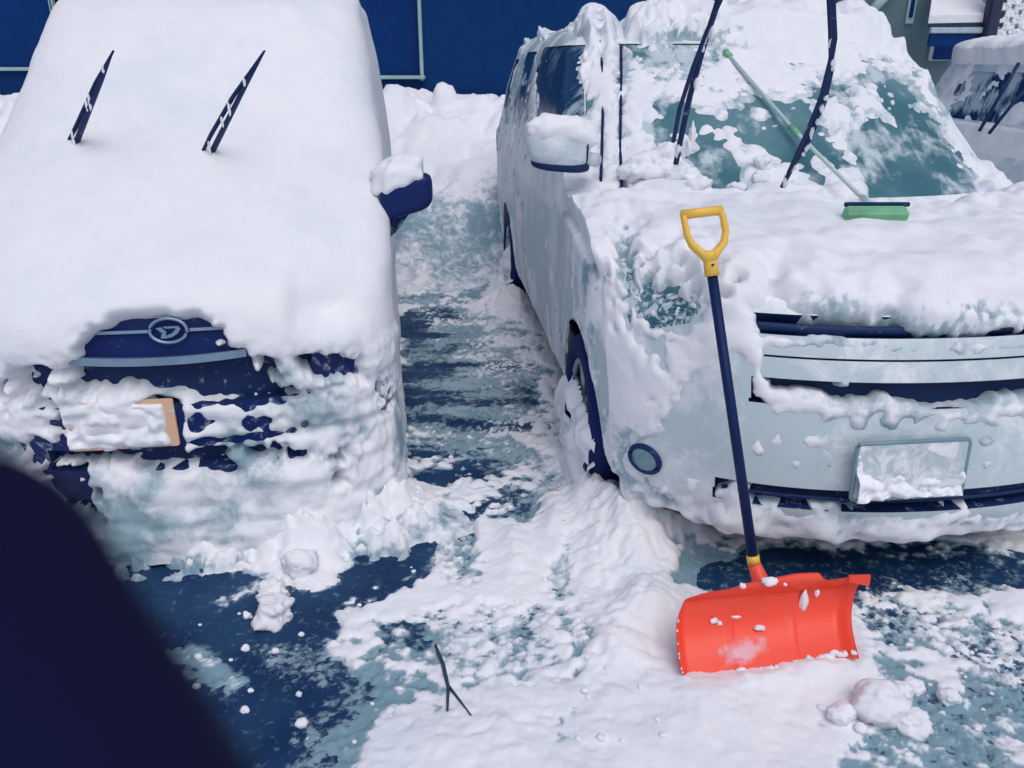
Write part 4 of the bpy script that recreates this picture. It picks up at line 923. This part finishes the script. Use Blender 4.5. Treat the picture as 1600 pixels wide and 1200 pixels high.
# ================================================================== NAVY BUILDING behind
BY = 9.0
def bx_from(px_, y_=BY): return at_y(px_, 100, y_).x
nb_ = empty('navy_building', (-2, BY, 0), R(0), 'dark navy building with pale framed windows behind the snow bank', 'building')
O = Vector((-2, BY, 0)); H = 4.2; x0, x1 = -9.0, at_y(1345, 10, BY).x - .25
wl = at_y(-40, 105, BY).x; zl = at_y(60, 105, BY).z; wr = at_y(657, 110, BY).x; zr = at_y(620, 118, BY).z; xm0 = at_y(82, 20, BY).x
wins = [(xm0 - 1.6, xm0), (xm0 + .045, xm0 + 1.4), (wr - 1.75, wr)]
b = MB()
edges = [x0] + [v for w_ in [(wins[0][0], wins[1][1]), wins[2]] for v in w_] + [x1]
z_s = [zl - .01, zr + .0]
def slab(xa, xb, za, zb, th=.2): b.box(Vector(((xa+xb)/2, BY + th/2, (za+zb)/2)) - O, (xb-xa, th, zb-za), bev=.01)
slab(x0, wins[0][0], 0, H); slab(wins[0][0], wins[1][1], 0, zl); slab(wins[0][0], wins[1][1], 2.6, H); slab(wins[1][1], wins[2][0], 0, H); slab(wins[2][0], wins[2][1], 0, zr); slab(wins[2][0], wins[2][1], 2.6, H); slab(wins[2][1], x1, 0, H)
b.build('wall', M['wall_navy'], nb_)
for (xa, xb), zb in zip(wins, (zl, zl, zr)):
    f_ = MB(); t_ = .035
    for c_, d_ in (((xa - t_/2, zb + .6), (t_, 1.3)), ((xb + t_/2, zb + .6), (t_, 1.3))): f_.box(Vector((c_[0], BY - .02, c_[1])) - O, (d_[0], .06, d_[1]))
    f_.box(Vector(((xa+xb)/2, BY - .025, zb - t_/2)) - O, (xb - xa + .10, .08, t_)); f_.box(Vector(((xa+xb)/2, BY - .02, zb + 1.27)) - O, (xb - xa + .06, .06, t_))
    fo = f_.build('window', M['win_frame'], nb_); g_ = MB(); g_.box(Vector(((xa+xb)/2, BY + .06, zb + .6)) - O, (xb-xa, .01, 1.3)); g_.build('pane', M['win_glass'], fo)
b = MB(); b.box((0 + (x0+x1)/2 + 2, 2.6, H/2), (x1 - x0, 4.6, H - .02), bev=.01); b.build('rear_volume', M['wall_navy'], nb_)
b = MB(); b.box(((x0+x1)/2 + 2, 2.4, H + .1), (x1 - x0 + .6, 5.6, .2)); b.build('roof', M['snow'], nb_)

# ================================================================== GREY HOUSE upper right
HY = 13.0
hq = lambda a_, b_, y_=HY: at_y(a_, b_, y_)
O = Vector((hq(1440, 100).x, HY, 0)); hs_ = empty('grey_house', O, 0, 'grey teal house with snowy porch roof beyond the minivan in the upper right', 'house')
HX0, HX1 = hq(1338, 50).x, hq(1640, 50).x
b = MB(); b.box(Vector(((HX0+HX1)/2, HY + 2.5, 2.2)) - O, (HX1-HX0, 5, 4.4), bev=.01); b.build('wall', M['teal_wall'], hs_)
b = MB(); 
c0, c1 = hq(1352, 22), hq(1385, -14); b.tube([c0 - O + Vector((-.1, -.15, -.1)), c1 - O + Vector((.1, -.15, .1))], .07, 8); b.build('downpipe', M['trim'], hs_, True)
b = MB(); b.box(Vector((HX0 - .02, HY - .02, 2.2)) - O, (.12, .10, 4.4)); b.build('corner_board', M['trim'], hs_)
b = MB(); c_ = hq(1424, 8); b.box(c_ - O + Vector((0, -.01, .25)), (.12, .05, 1.0)); fo = b.build('window', M['trim'], hs_)
b = MB(); b.box(c_ - O + Vector((0, -.04, .28)), (.055, .03, .9)); b.build('pane', M['win_glass'], fo)
b = MB(); c_ = hq(1470, 72); b.box(c_ - O + Vector((.0, -.01, -.05)), (.34, .05, .30)); fo = b.build('window', M['trim'], hs_)
b = MB(); b.box(c_ - O + Vector((.03, -.04, -.06)), (.27, .03, .26)); b.build('pane', M['win_glass'], fo)
# porch
e0, e1 = hq(1450, 37, HY - 1.2), hq(1545, 35, HY - 1.2)
V = [e0, e1 + Vector((.05, 0, 0)), e1 + Vector((.05, 1.2, .62)), e0 + Vector((.55, 1.2, .62))]; V = [v - O for v in V]; 
nv = [v + Vector((0, 0, .10)) for v in V]
mesh_obj('porch_roof', [v - Vector((0, 0, .05)) for v in V] + V, [(0, 1, 2, 3), (4, 7, 6, 5), (0, 4, 5, 1), (1, 5, 6, 2), (2, 6, 7, 3), (3, 7, 4, 0)], M['post'], hs_, False)
mesh_obj('roof_snow', [v + Vector((0, 0, .004)) for v in V] + nv, [(0, 3, 2, 1), (4, 5, 6, 7), (0, 1, 5, 4), (1, 2, 6, 5), (2, 3, 7, 6), (3, 0, 4, 7)], M['snow'], hs_, False)
b = MB(); b.box((e0 + e1)/2 - O + Vector((.03, -.02, -.09)), ((e1-e0).length, .05, .07)); b.build('gutter', M['trim'], hs_)
b = MB(); b.box((e0+e1)/2 - O + Vector((.03, .02, -.21)), ((e1-e0).length - .05, .06, .16)); b.build('porch_beam', M['win_glass'], hs_)
b = MB(); b.box(hq(1551, 20, HY - 1.25) - O + Vector((0, 0, -.6)), (.17, .17, 2.6)); b.build('porch_post', M['post'], hs_)
b = MB(); b.box(hq(1562, 20, HY - 1.1) - O + Vector((0, 0, -.6)), (.10, .10, 2.6)); b.build('porch_post', M['teal_wall'], hs_)
# clogged lattice screen beside the porch
c_ = hq(1590, 10, HY - 1.3); lx_, lz_ = np.meshgrid(np.linspace(-.34, .45, 110), np.linspace(-.9, .9, 200)); LP = np.stack([lx_, 0*lx_, lz_], -1)
hole = np.maximum(np.abs((lx_*9 + .3*pn(LP, 6, 1)) % 1 - .5), np.abs((lz_*6.5 + .35*pn(LP, 5, 2) + .5*np.floor(lx_*9)) % 1 - .5)) < .22 + .16*pn(LP, 7, 3)
LP[..., 1] = np.where(pn(LP, 20, 5) > 0, .01, 0) - .02*np.clip(fbm(LP, 9, 3, 7), 0, 1)
lt = mesh_obj('lattice_screen', LP, quads(*lx_.shape, ~hole[:-1, :-1]), M['snow']); lt.location = (c_.x, c_.y, c_.z + .3); lt.modifiers.new('thick', 'SOLIDIFY').thickness = .03
tag(lt, 'snow-clogged lattice screen beside the porch of the grey house', 'lattice')

# ================================================================== PHOTOGRAPHER'S GLOVE near the lens
CM = cam.rotation_euler.to_matrix()
def cs_(px_, py_, d_): return Vector((0, 0, CZ)) + CM @ Vector(((px_ - 800)/F*d_, -(py_ - 600)/F*d_, -d_))
D = .062
b = MB()
def digit(pts, r0, r1):
    L_ = [cs_(a_, b_, d_) for a_, b_, d_ in pts]; P_ = []; n_ = 6
    for k in range(len(L_) - 1): P_ += [L_[k].lerp(L_[k+1], j/n_) for j in range(n_)]
    P_.append(L_[-1]); m = len(P_); rs = [r0 + (r1 - r0)*j/(m-1) for j in range(m)]
    d_ = (P_[-1] - P_[-2]).normalized()
    for k in range(1, 9):
        a_ = k/8*math.pi/2; P_.append(P_[m-1] + d_*r1*math.sin(a_)*1.05); rs.append(max(r1*math.cos(a_), .0002))
    b.tube(P_, rs, 28)
digit([(200, 1900, D*1.2), (240, 1640, D*1.1), (90, 1350, D), (-50, 1100, D), (-105, 965, D)], .0170, .0136)
digit([(150, 1950, D*1.2), (-150, 1700, D*1.2), (-330, 1450, D*1.3), (-420, 1250, D*1.5), (-300, 1150, D*1.9)], .015, .011)
digit([(50, 2000, D*1.3), (-260, 1850, D*1.3), (-520, 1650, D*1.3), (-640, 1450, D*1.6), (-560, 1350, D*2.0)], .015, .011)
digit([(-50, 2150, D*1.35), (-400, 2050, D*1.4), (-640, 1900, D*1.5), (-740, 1750, D*1.8)], .014, .010)
digit([(300, 2100, D*1.3), (500, 1900, D*1.3), (760, 1760, D*1.5), (900, 1640, D*1.7)], .018, .012)
digit([(-100, 3300, D*2.1), (0, 2700, D*1.6), (100, 2250, D*1.35), (200, 1950, D*1.2)], .040, .024)
go = b.build('gloved_hand', M['glove'], None, True)
m_ = go.modifiers.new('remesh', 'REMESH'); m_.mode = 'VOXEL'; m_.voxel_size = .0014; m_.use_smooth_shade = True
sm_ = go.modifiers.new('smooth', 'SMOOTH'); sm_.iterations = 12; sm_.factor = .6
tag(go, 'blurred dark navy gloved hand right in front of the camera at lower left', 'gloved hand')
